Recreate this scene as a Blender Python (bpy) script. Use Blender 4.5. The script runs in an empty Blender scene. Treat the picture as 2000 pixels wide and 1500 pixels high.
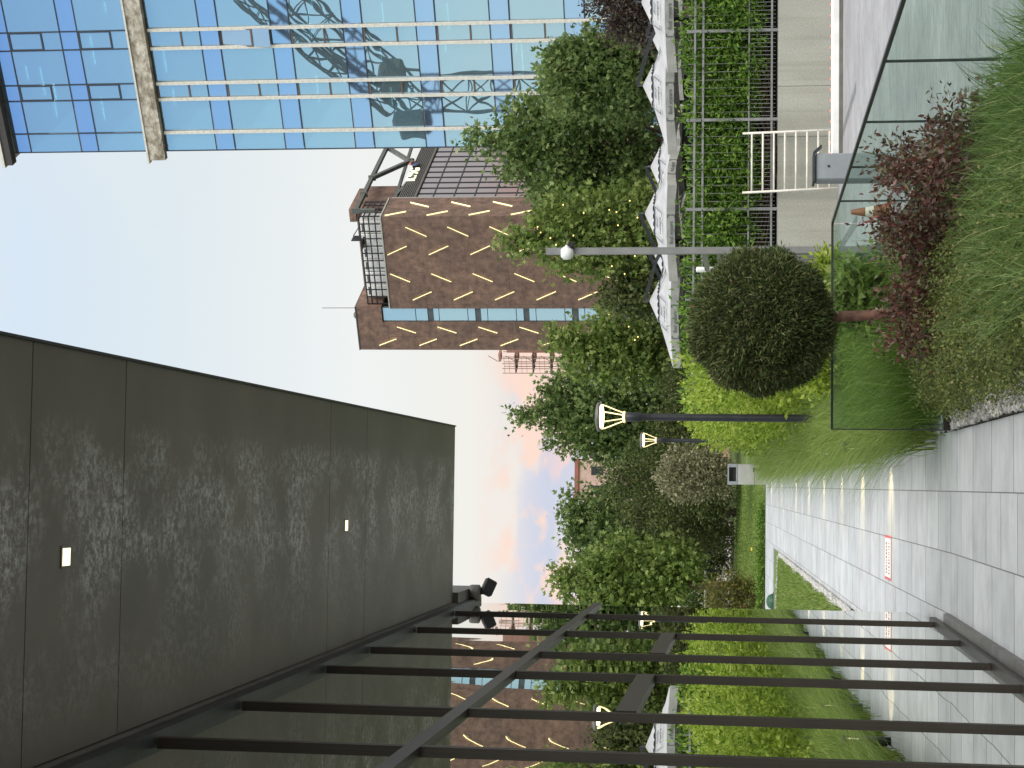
import bpy, math, random
import numpy as np
from mathutils import Vector, Matrix

random.seed(7)
RNG = np.random.default_rng(11)
scene = bpy.context.scene
COL = scene.collection

# ------------------------------------------------------------------ camera
F_PX, EYE = 3400.0, 1.6
PITCH = math.atan(463 / F_PX); YAW = math.atan(197 / F_PX * math.cos(PITCH)); ROLL = 0.0055
_F = np.array([math.sin(YAW) * math.cos(PITCH), math.cos(YAW) * math.cos(PITCH), math.sin(PITCH)])
_R0 = np.array([math.cos(YAW), -math.sin(YAW), 0.0]); _U0 = np.cross(_R0, _F)
_R = _R0 * math.cos(ROLL) + _U0 * math.sin(ROLL); _U = -_R0 * math.sin(ROLL) + _U0 * math.cos(ROLL)
cam_d = bpy.data.cameras.new("camera"); cam = bpy.data.objects.new("camera", cam_d); COL.objects.link(cam)
cam_d.sensor_fit = 'HORIZONTAL'; cam_d.sensor_width = 36.0; cam_d.lens = F_PX / 2000 * 36
cam_d.clip_start = 0.05; cam_d.clip_end = 6000
# the photograph was taken with the camera turned on its side: picture right = world down, picture up = world right
m = Matrix((( -_U[0], _R[0], -_F[0], 0), (-_U[1], _R[1], -_F[1], 0), (-_U[2], _R[2], -_F[2], EYE), (0, 0, 0, 1)))
cam.matrix_world = m
scene.camera = cam

# ------------------------------------------------------------------ world, sun, exposure
SUN_EL, SUN_AZ = math.radians(38), math.radians(152)
world = bpy.data.worlds.new("World"); scene.world = world; world.use_nodes = True
wn = world.node_tree; wn.nodes.clear()
def wnode(t, **k):
    n = wn.nodes.new(t)
    for a, b in k.items(): setattr(n, a, b)
    return n
w_out = wnode('ShaderNodeOutputWorld'); w_bg = wnode('ShaderNodeBackground'); w_bg2 = wnode('ShaderNodeBackground')
w_add = wnode('ShaderNodeAddShader')
sky = wnode('ShaderNodeTexSky'); sky.sky_type = 'NISHITA'; sky.sun_disc = False
sky.sun_elevation = SUN_EL; sky.sun_rotation = SUN_AZ; sky.air_density = 1.2; sky.dust_density = 1.5
wn.links.new(sky.outputs[0], w_bg2.inputs[0]); w_bg2.inputs[1].default_value = 0.05
tc = wnode('ShaderNodeTexCoord'); sp = wnode('ShaderNodeSeparateXYZ'); wn.links.new(tc.outputs['Generated'], sp.inputs[0])
def ramp(n, stops, interp='LINEAR'):
    cr = n.color_ramp; cr.interpolation = interp
    while len(cr.elements) > 2: cr.elements.remove(cr.elements[-1])
    for i, (p, c) in enumerate(stops):
        e = cr.elements[i] if i < 2 else cr.elements.new(p)
        e.position = p; e.color = (c[0], c[1], c[2], 1)
r1 = wnode('ShaderNodeValToRGB')
ramp(r1, [(0.0, (.50, .42, .45)), (.055, (.62, .57, .57)), (.10, (.62, .51, .52)), (.136, (.69, .56, .47)), (.16, (.70, .62, .52)), (.22, (.73, .69, .61)),
          (.33, (.63, .67, .65)), (.40, (.60, .67, .72)), (.60, (1.0, .97, .90)), (1.0, (1.4, 1.33, 1.22))])
wn.links.new(sp.outputs[2], r1.inputs[0])
r2 = wnode('ShaderNodeValToRGB')   # the half of the sky away from the afterglow is bluer
ramp(r2, [(0.0, (.80, .85, .80)), (.16, (.80, .92, .82)), (.26, (.52, .78, .86)), (.40, (.34, .56, .82)), (.60, (1.0, 1.0, .97)), (1.0, (1.4, 1.33, 1.22))])
wn.links.new(sp.outputs[2], r2.inputs[0])
mr = wnode('ShaderNodeMapRange'); mr.inputs[1].default_value = -.45; mr.inputs[2].default_value = .55
wn.links.new(sp.outputs[1], mr.inputs[0])
mx = wnode('ShaderNodeMix', data_type='RGBA'); wn.links.new(mr.outputs[0], mx.inputs[0])
wn.links.new(r2.outputs[0], mx.inputs[6]); wn.links.new(r1.outputs[0], mx.inputs[7])
def wcloud(prev, scale, squash, lo, hi, z0, z1, z2, z3, col, amt, seed, detail=5):
    mp = wnode('ShaderNodeMapping'); mp.inputs['Scale'].default_value = (scale, scale, scale * squash); mp.inputs['Location'].default_value = (seed, seed * .3, seed * .7)
    wn.links.new(tc.outputs['Generated'], mp.inputs[0])
    nz = wnode('ShaderNodeTexNoise'); nz.inputs['Scale'].default_value = 1; nz.inputs['Detail'].default_value = detail; nz.inputs['Roughness'].default_value = .55
    wn.links.new(mp.outputs[0], nz.inputs[0])
    a = wnode('ShaderNodeMapRange', interpolation_type='SMOOTHSTEP'); a.inputs[1].default_value = lo; a.inputs[2].default_value = hi
    wn.links.new(nz.outputs[0], a.inputs[0])
    b = wnode('ShaderNodeMapRange', interpolation_type='SMOOTHSTEP'); b.inputs[1].default_value = z0; b.inputs[2].default_value = z1; wn.links.new(sp.outputs[2], b.inputs[0])
    c = wnode('ShaderNodeMapRange', interpolation_type='SMOOTHSTEP'); c.inputs[1].default_value = z3; c.inputs[2].default_value = z2; wn.links.new(sp.outputs[2], c.inputs[0])
    m1 = wnode('ShaderNodeMath', operation='MULTIPLY'); wn.links.new(a.outputs[0], m1.inputs[0]); wn.links.new(b.outputs[0], m1.inputs[1])
    m2 = wnode('ShaderNodeMath', operation='MULTIPLY'); wn.links.new(m1.outputs[0], m2.inputs[0]); wn.links.new(c.outputs[0], m2.inputs[1])
    m4 = wnode('ShaderNodeMath', operation='MULTIPLY'); wn.links.new(m2.outputs[0], m4.inputs[0]); wn.links.new(mr.outputs[0], m4.inputs[1])
    m3 = wnode('ShaderNodeMath', operation='MULTIPLY'); wn.links.new(m4.outputs[0], m3.inputs[0]); m3.inputs[1].default_value = amt
    q = wnode('ShaderNodeMix', data_type='RGBA'); wn.links.new(m3.outputs[0], q.inputs[0]); wn.links.new(prev, q.inputs[6]); q.inputs[7].default_value = (*col, 1)
    return q.outputs[2]
c1 = wcloud(mx.outputs[2], 13, 2.4, .40, .54, .05, .07, .112, .150, (.41, .38, .50), 1.0, 3.1, 5)
c1 = wcloud(c1, 24, 1.5, .45, .56, .082, .105, .128, .158, (.80, .46, .32), .9, 2.7, 7)
c1 = wcloud(c1, 30, 2.4, .50, .62, .05, .07, .10, .125, (.72, .40, .36), .85, 5.3, 7)
c1 = wcloud(c1, 3, 1.6, .42, .72, .16, .24, .6, .9, (.73, .70, .64), .45, 9.3)
wn.links.new(c1, w_bg.inputs[0]); w_bg.inputs[1].default_value = 1.0
wn.links.new(w_bg.outputs[0], w_add.inputs[0]); wn.links.new(w_bg2.outputs[0], w_add.inputs[1]); wn.links.new(w_add.outputs[0], w_out.inputs[0])
sl = bpy.data.lights.new("sun", 'SUN'); sl.energy = 2.1; sl.angle = math.radians(40); sl.color = (1, .93, .84)
so = bpy.data.objects.new("sun", sl); COL.objects.link(so)
so.rotation_euler = Vector((-math.sin(SUN_AZ) * math.cos(SUN_EL), -math.cos(SUN_AZ) * math.cos(SUN_EL), -math.sin(SUN_EL))).to_track_quat('-Z', 'Y').to_euler()
scene.view_settings.view_transform = 'Standard'; scene.view_settings.look = 'None'
scene.view_settings.exposure = 0.0; scene.view_settings.gamma = 1.0
scene.cycles.max_bounces = 8; scene.cycles.transparent_max_bounces = 12; scene.cycles.glossy_bounces = 4

# ------------------------------------------------------------------ geometry of the view: pixel + depth -> place in the world
def ray(u, v):
    d = _F + _R * ((u - 750) / F_PX) - _U * ((v - 1000) / F_PX)
    return d / d[1]
C0 = np.array([0, 0, EYE])
def at(u, v, Y): return C0 + ray(u, v) * Y

# ------------------------------------------------------------------ naming helpers
def tag(o, label=None, cat=None, group=None, kind=None):
    if label: o['label'] = label
    if cat: o['category'] = cat
    if group: o['group'] = group
    if kind: o['kind'] = kind
    return o
def thing(name, label, cat, loc=(0, 0, 0), rz=0.0, group=None):
    o = bpy.data.objects.new(name, None); COL.objects.link(o); o.location = loc; o.rotation_euler = (0, 0, rz)
    o.empty_display_size = .2
    return tag(o, label, cat, group)
def kids(o): return [c for c in COL.objects if c.parent == o]
def dup(root, loc=None, rz=None, label=None, group=None):
    ch = {}
    for o in COL.objects:
        if o.parent: ch.setdefault(o.parent.name, []).append(o)
    r = root.copy(); COL.objects.link(r)
    if loc is not None: r.location = loc
    if rz is not None: r.rotation_euler = (0, 0, rz)
    tag(r, label, None, group)
    for c in ch.get(root.name, []):
        d = c.copy(); COL.objects.link(d); d.parent = r
        for g in ch.get(c.name, []):
            e = g.copy(); COL.objects.link(e); e.parent = d
    return r

class MB:
    def __init__(s): s.v = []; s.f = []; s.sm = []
    def add(s, vs, fs, smooth=False):
        n = len(s.v); s.v += [tuple(map(float, p)) for p in vs]
        s.f += [tuple(i + n for i in f) for f in fs]; s.sm += [smooth] * len(fs); return s
    def box(s, x0, x1, y0, y1, z0, z1, bev=0.0):
        if bev > 0:
            b = min(bev, (x1 - x0) / 2.2, (y1 - y0) / 2.2, (z1 - z0) / 2.2); vs = []; idx = {}
            def vid(p):
                k = tuple(round(q, 6) for q in p)
                if k not in idx: idx[k] = len(vs); vs.append(k)
                return idx[k]
            X = (x0, x1); Y = (y0, y1); Z = (z0, z1); fs = []
            def co(i, j, k, ax):
                p = [X[i], Y[j], Z[k]]; sg = [(1, -1)[i], (1, -1)[j], (1, -1)[k]]
                for a in range(3):
                    if a != ax: p[a] += sg[a] * b
                return vid(p)
            for ax in range(3):
                for e in (0, 1):
                    q = []
                    for (p1, p2) in ((0, 0), (1, 0), (1, 1), (0, 1)):
                        t = [0, 0, 0]; t[ax] = e; t[(ax + 1) % 3] = p1; t[(ax + 2) % 3] = p2; q.append(co(*t, ax))
                    fs.append(tuple(q if e else q[::-1]))
            for ax in range(3):           # bevelled edges along axis ax
                a1, a2 = (ax + 1) % 3, (ax + 2) % 3
                for e1 in (0, 1):
                    for e2 in (0, 1):
                        t0 = [0, 0, 0]; t1 = [0, 0, 0]
                        for t, val in ((t0, 0), (t1, 1)): t[ax] = val; t[a1] = e1; t[a2] = e2
                        q = [co(*t0, a1), co(*t1, a1), co(*t1, a2), co(*t0, a2)]
                        fs.append(tuple(q if (e1 == e2) else q[::-1]))
            for i in (0, 1):
                for j in (0, 1):
                    for k in (0, 1):
                        q = [co(i, j, k, 0), co(i, j, k, 1), co(i, j, k, 2)]
                        fs.append(tuple(q if (i + j + k) % 2 else q[::-1]))
            return s.add(vs, fs)
        vs = [(x, y, z) for z in (z0, z1) for y in (y0, y1) for x in (x0, x1)]
        return s.add(vs, [(0, 2, 3, 1), (4, 5, 7, 6), (0, 1, 5, 4), (2, 6, 7, 3), (0, 4, 6, 2), (1, 3, 7, 5)])
    def tube(s, pts, r, n=10, cap=True, smooth=True):
        pts = [Vector(p) for p in pts]; rs = r if isinstance(r, (list, tuple)) else [r] * len(pts)
        vs = []; up = None
        for i, p in enumerate(pts):
            t = (pts[min(i + 1, len(pts) - 1)] - pts[max(i - 1, 0)]).normalized()
            if up is None: up = Vector((1, 0, 0)) if abs(t.x) < .8 else Vector((0, 1, 0))
            a = t.cross(up).normalized(); b = t.cross(a).normalized(); up = b.cross(t) if b.cross(t).length > .1 else up
            up = a.cross(t).normalized() if a.length else up
            for k in range(n):
                w = 2 * math.pi * k / n + (math.pi / 4 if n == 4 else 0); vs.append(p + (a * math.cos(w) + b * math.sin(w)) * rs[i])
        fs = [(i * n + k, i * n + (k + 1) % n, (i + 1) * n + (k + 1) % n, (i + 1) * n + k) for i in range(len(pts) - 1) for k in range(n)]
        s.add(vs, fs, smooth)
        if cap:
            m_ = len(s.v) - len(vs)
            s.f += [tuple(m_ + k for k in range(n))[::-1], tuple(m_ + (len(pts) - 1) * n + k for k in range(n))]; s.sm += [False, False]
        return s
    def lathe(s, prof, c=(0, 0, 0), n=24, smooth=True):
        vs = [(c[0] + r * math.cos(2 * math.pi * k / n), c[1] + r * math.sin(2 * math.pi * k / n), c[2] + z) for (r, z) in prof for k in range(n)]
        fs = [(i * n + k, i * n + (k + 1) % n, (i + 1) * n + (k + 1) % n, (i + 1) * n + k) for i in range(len(prof) - 1) for k in range(n)]
        return s.add(vs, fs, smooth)
    def quad(s, a, b, c, d): return s.add([a, b, c, d], [(0, 1, 2, 3)])
    def bar(s, p, q, w, h):     # rectangular bar from p to q
        p, q = Vector(p), Vector(q); t = (q - p).normalized(); up = Vector((0, 0, 1)) if abs(t.z) < .95 else Vector((0, 1, 0))
        a = t.cross(up).normalized() * (w / 2); b = t.cross(a).normalized() * (h / 2)
        vs = [e + i * a + j * b for e in (p, q) for (i, j) in ((-1, -1), (1, -1), (1, 1), (-1, 1))]
        return s.add(vs, [(0, 1, 2, 3), (4, 7, 6, 5), (0, 4, 5, 1), (1, 5, 6, 2), (2, 6, 7, 3), (3, 7, 4, 0)])
    def build(s, name, mat, parent=None, world=False):
        me = bpy.data.meshes.new(name); me.from_pydata(s.v, [], s.f); me.validate()
        if len(me.polygons) == len(s.sm): me.polygons.foreach_set('use_smooth', s.sm)
        o = bpy.data.objects.new(name, me); COL.objects.link(o)
        if mat: me.materials.append(mat)
        if parent:
            o.parent = parent
            if world and parent.type == 'EMPTY': o.location = -parent.location
        return o
def np_mesh(name, V, Fq, mat, parent=None, world=False, smooth=False):
    me = bpy.data.meshes.new(name); nv, nf, k = len(V), len(Fq), Fq.shape[1]
    me.vertices.add(nv); me.vertices.foreach_set('co', np.ascontiguousarray(V, dtype=np.float32).ravel())
    me.loops.add(nf * k); me.loops.foreach_set('vertex_index', np.ascontiguousarray(Fq, dtype=np.int32).ravel())
    me.polygons.add(nf); me.polygons.foreach_set('loop_start', np.arange(0, nf * k, k, dtype=np.int32))
    me.update(calc_edges=True)
    if smooth: me.polygons.foreach_set('use_smooth', np.ones(nf, dtype=bool))
    o = bpy.data.objects.new(name, me); COL.objects.link(o); me.materials.append(mat)
    if parent:
        o.parent = parent
        if world and parent.type == 'EMPTY': o.location = -parent.location
    return o
def text_mesh(body, size, mat, name, parent, loc, rx, rz=0, depth=.01, align='CENTER', sx=1, shear=0):
    cu = bpy.data.curves.new(name, 'FONT'); cu.body = body; cu.size = size; cu.extrude = depth; cu.align_x = align; cu.align_y = 'CENTER'; cu.shear = shear
    tmp = bpy.data.objects.new(name, cu); COL.objects.link(tmp)
    dg = bpy.context.evaluated_depsgraph_get(); me = bpy.data.meshes.new_from_object(tmp.evaluated_get(dg))
    COL.objects.unlink(tmp); bpy.data.objects.remove(tmp)
    o = bpy.data.objects.new(name, me); COL.objects.link(o); me.materials.clear(); me.materials.append(mat)
    o.parent = parent; o.location = loc; o.rotation_euler = (rx, 0, rz); o.scale = (sx, 1, 1)
    return o

# ------------------------------------------------------------------ materials
def new_mat(name):
    m = bpy.data.materials.new(name); m.use_nodes = True; nt = m.node_tree
    return m, nt, nt.nodes['Principled BSDF'], nt.nodes['Material Output']
def N(nt, t, **k):
    n = nt.nodes.new(t)
    for a, b in k.items(): setattr(n, a, b)
    return n
def noise_col(nt, c1, c2, scale, detail=4, vec=None, lo=.35, hi=.65, mapping=None, rough=.55):
    tcn = N(nt, 'ShaderNodeTexCoord'); src = vec or tcn.outputs['Object']
    if mapping:
        mp = N(nt, 'ShaderNodeMapping'); mp.inputs['Scale'].default_value = mapping; nt.links.new(src, mp.inputs[0]); src = mp.outputs[0]
    nz = N(nt, 'ShaderNodeTexNoise'); nz.inputs['Scale'].default_value = scale; nz.inputs['Detail'].default_value = detail; nz.inputs['Roughness'].default_value = rough
    nt.links.new(src, nz.inputs[0])
    r = N(nt, 'ShaderNodeValToRGB'); ramp(r, [(lo, c1), (hi, c2)]); nt.links.new(nz.outputs[0], r.inputs[0])
    return r.outputs[0], nz.outputs[0]
def mixc(nt, fac, a, b, mode='MIX'):
    q = N(nt, 'ShaderNodeMix', data_type='RGBA', blend_type=mode)
    for i, x in ((0, fac), (6, a), (7, b)):
        if isinstance(x, (int, float)): q.inputs[i].default_value = x
        elif isinstance(x, tuple): q.inputs[i].default_value = (*x, 1)
        else: nt.links.new(x, q.inputs[i])
    return q.outputs[2]
def bump(nt, bs, h, strength=.3, dist=.01):
    b = N(nt, 'ShaderNodeBump'); b.inputs['Strength'].default_value = strength; b.inputs['Distance'].default_value = dist
    nt.links.new(h, b.inputs['Height']); nt.links.new(b.outputs[0], bs.inputs['Normal'])
def simple(name, c, rough=.5, metal=0.0, var=.25, scale=6, bmp=0.0, spec=.5):
    m, nt, bs, out = new_mat(name)
    c2 = tuple(x * (1 - var) for x in c); c3 = tuple(min(1, x * (1 + var * .6)) for x in c)
    col, h = noise_col(nt, c2, c3, scale)
    nt.links.new(col, bs.inputs['Base Color']); bs.inputs['Roughness'].default_value = rough; bs.inputs['Metallic'].default_value = metal
    bs.inputs['Specular IOR Level'].default_value = spec
    if bmp: bump(nt, bs, h, bmp)
    return m
def emit(name, c, s):
    m, nt, bs, out = new_mat(name)
    bs.inputs['Base Color'].default_value = (*c, 1); bs.inputs['Emission Color'].default_value = (*c, 1); bs.inputs['Emission Strength'].default_value = s
    return m
def leafmat(name, stops, trans=.35, rough=.55, spec=.25):
    m, nt, bs, out = new_mat(name)
    g = N(nt, 'ShaderNodeNewGeometry'); r = N(nt, 'ShaderNodeValToRGB'); ramp(r, stops); nt.links.new(g.outputs['Random Per Island'], r.inputs[0])
    nt.links.new(r.outputs[0], bs.inputs['Base Color']); bs.inputs['Roughness'].default_value = rough; bs.inputs['Specular IOR Level'].default_value = spec
    t = N(nt, 'ShaderNodeBsdfTranslucent'); nt.links.new(r.outputs[0], t.inputs[0])
    mxs = N(nt, 'ShaderNodeMixShader'); mxs.inputs[0].default_value = trans
    nt.links.new(bs.outputs[0], mxs.inputs[1]); nt.links.new(t.outputs[0], mxs.inputs[2]); nt.links.new(mxs.outputs[0], out.inputs[0])
    return m
def glass(name, tint, gloss_tint, fac0, rough=0.0, wav=0.0, wscale=(1, 1, 1)):   # tinted see-through glass with a mirror coat
    m, nt, bs, out = new_mat(name); nt.nodes.remove(bs)
    t = N(nt, 'ShaderNodeBsdfTransparent'); t.inputs[0].default_value = (*tint, 1)
    g = N(nt, 'ShaderNodeBsdfGlossy'); g.inputs[0].default_value = (*gloss_tint, 1); g.inputs['Roughness'].default_value = rough
    lw = N(nt, 'ShaderNodeFresnel'); lw.inputs[0].default_value = 1.5
    mr_ = N(nt, 'ShaderNodeMapRange'); mr_.inputs[1].default_value = 0; mr_.inputs[2].default_value = 1; mr_.inputs[3].default_value = fac0; mr_.inputs[4].default_value = 1
    nt.links.new(lw.outputs[0], mr_.inputs[0])
    ms = N(nt, 'ShaderNodeMixShader'); nt.links.new(mr_.outputs[0], ms.inputs[0]); nt.links.new(t.outputs[0], ms.inputs[1]); nt.links.new(g.outputs[0], ms.inputs[2])
    nt.links.new(ms.outputs[0], out.inputs[0])
    if wav:
        tcn = N(nt, 'ShaderNodeTexCoord'); mp = N(nt, 'ShaderNodeMapping'); mp.inputs['Scale'].default_value = wscale; nt.links.new(tcn.outputs['Object'], mp.inputs[0])
        nz = N(nt, 'ShaderNodeTexNoise'); nz.inputs['Scale'].default_value = 1; nz.inputs['Detail'].default_value = 1.5; nt.links.new(mp.outputs[0], nz.inputs[0])
        b = N(nt, 'ShaderNodeBump'); b.inputs['Strength'].default_value = 1; b.inputs['Distance'].default_value = wav
        nt.links.new(nz.outputs[0], b.inputs['Height']); nt.links.new(b.outputs[0], g.inputs['Normal'])
    return m

def paving_mat():
    m, nt, bs, out = new_mat('pale_stone_paving')
    tcn = N(nt, 'ShaderNodeTexCoord'); sx = N(nt, 'ShaderNodeSeparateXYZ'); nt.links.new(tcn.outputs['Object'], sx.inputs[0])
    ay = N(nt, 'ShaderNodeMath', operation='MULTIPLY_ADD'); ay.inputs[1].default_value = .45; ay.inputs[2].default_value = (100 * .97 - 14.2) * .45; nt.links.new(sx.outputs[1], ay.inputs[0])
    ax = N(nt, 'ShaderNodeMath', operation='ADD'); ax.inputs[1].default_value = 100 * .49 + .02; nt.links.new(sx.outputs[0], ax.inputs[0])
    cb = N(nt, 'ShaderNodeCombineXYZ'); nt.links.new(ay.outputs[0], cb.inputs[0]); nt.links.new(ax.outputs[0], cb.inputs[1])
    br = N(nt, 'ShaderNodeTexBrick'); br.offset = .37; br.offset_frequency = 2; br.squash = .72; br.squash_frequency = 3
    for k, v in (('Scale', 1), ('Mortar Size', .0052), ('Mortar Smooth', .3), ('Brick Width', .4365), ('Row Height', .49), ('Bias', 0)): br.inputs[k].default_value = v
    br.inputs['Color1'].default_value = (.455, .482, .505, 1); br.inputs['Color2'].default_value = (.55, .577, .598, 1); br.inputs['Mortar'].default_value = (.17, .175, .18, 1)
    nt.links.new(cb.outputs[0], br.inputs[0])
    st, h1 = noise_col(nt, (.88, .88, .89), (1.05, 1.05, 1.04), 1, 7, mapping=(1.6, 26, 8), lo=.3, hi=.7)
    bl, h2 = noise_col(nt, (.80, .80, .79), (1.06, 1.06, 1.06), 2.1, 8, lo=.30, hi=.58, rough=.7)
    c = mixc(nt, 1.0, br.outputs[0], st, 'MULTIPLY'); c = mixc(nt, 1.0, c, bl, 'MULTIPLY')
    nt.links.new(c, bs.inputs['Base Color'])
    rr = N(nt, 'ShaderNodeMapRange'); rr.inputs[3].default_value = .58; rr.inputs[4].default_value = .80; nt.links.new(h2, rr.inputs[0]); nt.links.new(rr.outputs[0], bs.inputs['Roughness'])
    inv = N(nt, 'ShaderNodeMath', operation='SUBTRACT'); inv.inputs[0].default_value = 1; nt.links.new(br.outputs[1], inv.inputs[1])
    ad = N(nt, 'ShaderNodeMath', operation='MULTIPLY_ADD'); ad.inputs[1].default_value = .12; nt.links.new(h1, ad.inputs[0]); nt.links.new(inv.outputs[0], ad.inputs[2])
    bump(nt, bs, ad.outputs[0], .35, .004)
    return m
def canopy_mat():
    m, nt, bs, out = new_mat('grey_panel_soffit')
    base, h0 = noise_col(nt, (.098, .087, .066), (.136, .122, .095), 1.2, 5)
    fine, h1 = noise_col(nt, (0, 0, 0), (1, 1, 1), 1, 9, mapping=(30, 30, 10), lo=.46, hi=.58, rough=.80)
    big, h2 = noise_col(nt, (0, 0, 0), (1, 1, 1), 1, 4, mapping=(2.8, 2.2, 1), lo=.38, hi=.60)
    tcn = N(nt, 'ShaderNodeTexCoord'); sx = N(nt, 'ShaderNodeSeparateXYZ'); nt.links.new(tcn.outputs['Object'], sx.inputs[0])
    band = N(nt, 'ShaderNodeValToRGB'); ramp(band, [(0, (0, 0, 0)), (.25, (.25,) * 3), (.55, (1,) * 3), (.74, (.8,) * 3), (.85, (0, 0, 0))], 'EASE')
    mrr = N(nt, 'ShaderNodeMapRange'); mrr.inputs[1].default_value = -1.1; mrr.inputs[2].default_value = .5; nt.links.new(sx.outputs[0], mrr.inputs[0]); nt.links.new(mrr.outputs[0], band.inputs[0])
    a = mixc(nt, 1.0, fine, big, 'MULTIPLY'); a = mixc(nt, 1.0, a, band.outputs[0], 'MULTIPLY')
    c = mixc(nt, a, base, (.48, .472, .445)); nt.links.new(c, bs.inputs['Base Color']); bs.inputs['Roughness'].default_value = .5
    bump(nt, bs, h1, .1, .002)
    return m
M = {}
M['paving'] = paving_mat(); M['canopy'] = canopy_mat()
M['bronze'] = simple('dark_bronze_metal', (.034, .026, .021), .42, .3, .2, 3)
M['sill'] = simple('grey_metal_sill', (.16, .15, .135), .45, .5, .25, 5)
M['dark'] = simple('charcoal_metal', (.035, .037, .042), .45, .4, .25, 8)
M['black'] = simple('black_plastic', (.012, .012, .013), .5, 0, .3, 8)
M['greymetal'] = simple('grey_painted_metal', (.20, .20, .195), .45, .1, .15, 5)
M['fence'] = simple('grey_fence_metal', (.21, .21, .205), .5, .1, .2, 6)
M['cabinet'] = simple('grey_cabinet_paint', (.27, .29, .31), .4, 0, .1, 4)
M['white'] = simple('white_paint', (.78, .78, .75), .45, 0, .1, 5)
M['cream'] = simple('cream_painted_metal', (.80, .75, .66), .5, 0, .15, 6)
M['concrete'] = simple('pale_concrete', (.44, .44, .40), .85, 0, .16, 2.2, .15)
M['darkconc'] = simple('grey_concrete', (.22, .225, .22), .85, 0, .2, 2.5, .2)
M['stone'] = simple('grey_gravel_stone', (.42, .41, .40), .8, 0, .45, 9, .2)
M['whitestone'] = simple('white_gravel_stone', (.66, .65, .62), .8, 0, .35, 9, .2)
M['soil'] = simple('dark_soil', (.035, .028, .02), .95, 0, .4, 8, .5)
M['canvas'] = simple('off_white_canvas', (.47, .47, .485), .8, 0, .16, 2.4, .6)
M['ink'] = simple('grey_print', (.10, .115, .13), .8, 0, .1, 5)
M['bark'] = simple('brown_bark', (.13, .085, .062), .9, 0, .45, 14, .8)
M['redbark'] = simple('reddish_bark', (.17, .085, .06), .85, 0, .45, 18, .9)
M['darkcore'] = simple('dark_twigs', (.020, .021, .012), .95, 0, .4, 20)
M['lampwhite'] = emit('warm_lamp_white', (1.0, .87, .58), 1.5)
M['armglow'] = emit('lit_arm_yellow', (1.0, .82, .46), 1.05)  # collar and arms glow by emission, in place of lamp light falling on them
M['lamp_core'] = emit('lamp_led_ring', (1.0, .88, .60), 3.5)
M['striplight'] = emit('yellow_strip_light', (1.0, .88, .46), 1.5)
M['redled'] = emit('red_led', (1.0, .08, .05), 5)
M['whiteled'] = emit('white_led_strip', (.85, .80, 1.0), 1.0)
M['officelight'] = emit('office_light', (.80, 1.0, .90), 5)
M['fairy'] = emit('fairy_bulb', (1.0, .72, .22), 2.2)
M['signlight'] = emit('sign_letter_light', (1.0, 1.0, .74), .95)

# ------------------------------------------------------------------ setting: ground, path, driveway, terrace, lawns
SLOPE, YC = 0.0306, 14.2
def gz(Y): return max(0.0, (Y - YC)) * SLOPE
def struct(o, label=None):
    o['kind'] = 'structure'
    return o
def strip(name, xs0, xs1, ys, zf, mat, kind='structure', nx=1):
    mb = MB(); rows = []
    for i, y in enumerate(ys):
        a = xs0(y) if callable(xs0) else xs0; b = xs1(y) if callable(xs1) else xs1
        rows.append([(a + (b - a) * k / nx, y, zf(a + (b - a) * k / nx, y)) for k in range(nx + 1)])
    vs = [p for r in rows for p in r]; n = nx + 1
    fs = [(i * n + k, i * n + k + 1, (i + 1) * n + k + 1, (i + 1) * n + k) for i in range(len(ys) - 1) for k in range(nx)]
    o = mb.add(vs, fs).build(name, mat); o['kind'] = kind
    return o
gm = simple('earth_ground', (.10, .09, .07), .95, 0, .3, .2)
struct(MB().quad((-3000, -600, -.5), (3000, -600, -.5), (3000, 5000, -.5), (-3000, 5000, -.5)).build('ground', gm))
def slab(name, x0, x1, y0, y1, zf, th, mat):
    mb = MB(); n = max(2, int((y1 - y0) / 2)); vs = []
    for i in range(n + 1):
        y = y0 + (y1 - y0) * i / n; z = zf(y)
        vs += [(x0, y, z), (x1, y, z), (x1, y, z - th), (x0, y, z - th)]
    fs = []
    for i in range(n):
        for k in range(4): fs.append((4 * i + k, 4 * i + (k + 1) % 4, 4 * i + 4 + (k + 1) % 4, 4 * i + 4 + k))
    fs = [f[::-1] for f in fs] + [(0, 1, 2, 3), (4 * n + 3, 4 * n + 2, 4 * n + 1, 4 * n)]
    return struct(mb.add(vs, fs).build(name, mat))
slab('path_near', -1.6, .455, -3, YC - .006, lambda y: 0.0, .3, M['paving'])
slab('path', -1.56, .455, YC + .006, 45.6, gz, .3, M['paving'])
slab('path_branch', -9, .455, 45.606, 50.5, gz, .3, M['paving'])
slab('bed_soil', .46, 2.05, -3, 13.85, lambda y: .02, .3, M['soil'])
slab('planted_bank', .46, 2.8, 13.95, 56, lambda y: gz(y) - .03, .6, M['soil'])
dm, nt, bs, out = new_mat('pale_grey_asphalt_stone')
cc, hh = noise_col(nt, (.21, .212, .225), (.50, .50, .52), 1, 8, mapping=(5, 26, 5), lo=.33, hi=.67, rough=.75)
c2, h2 = noise_col(nt, (.85, .85, .86), (1.08, 1.08, 1.08), .8, 4); nt.links.new(mixc(nt, 1.0, cc, c2, 'MULTIPLY'), bs.inputs['Base Color']); bs.inputs['Roughness'].default_value = .8; bump(nt, bs, hh, .4, .006)
M['drive'] = dm
struct(MB().box(2.13, 40, -4, 34.2, -.45, -.1).build('driveway', dm))
dk = simple('grey_diagonal_strip', (.20, .205, .215), .8, 0, .2, 8)
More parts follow.
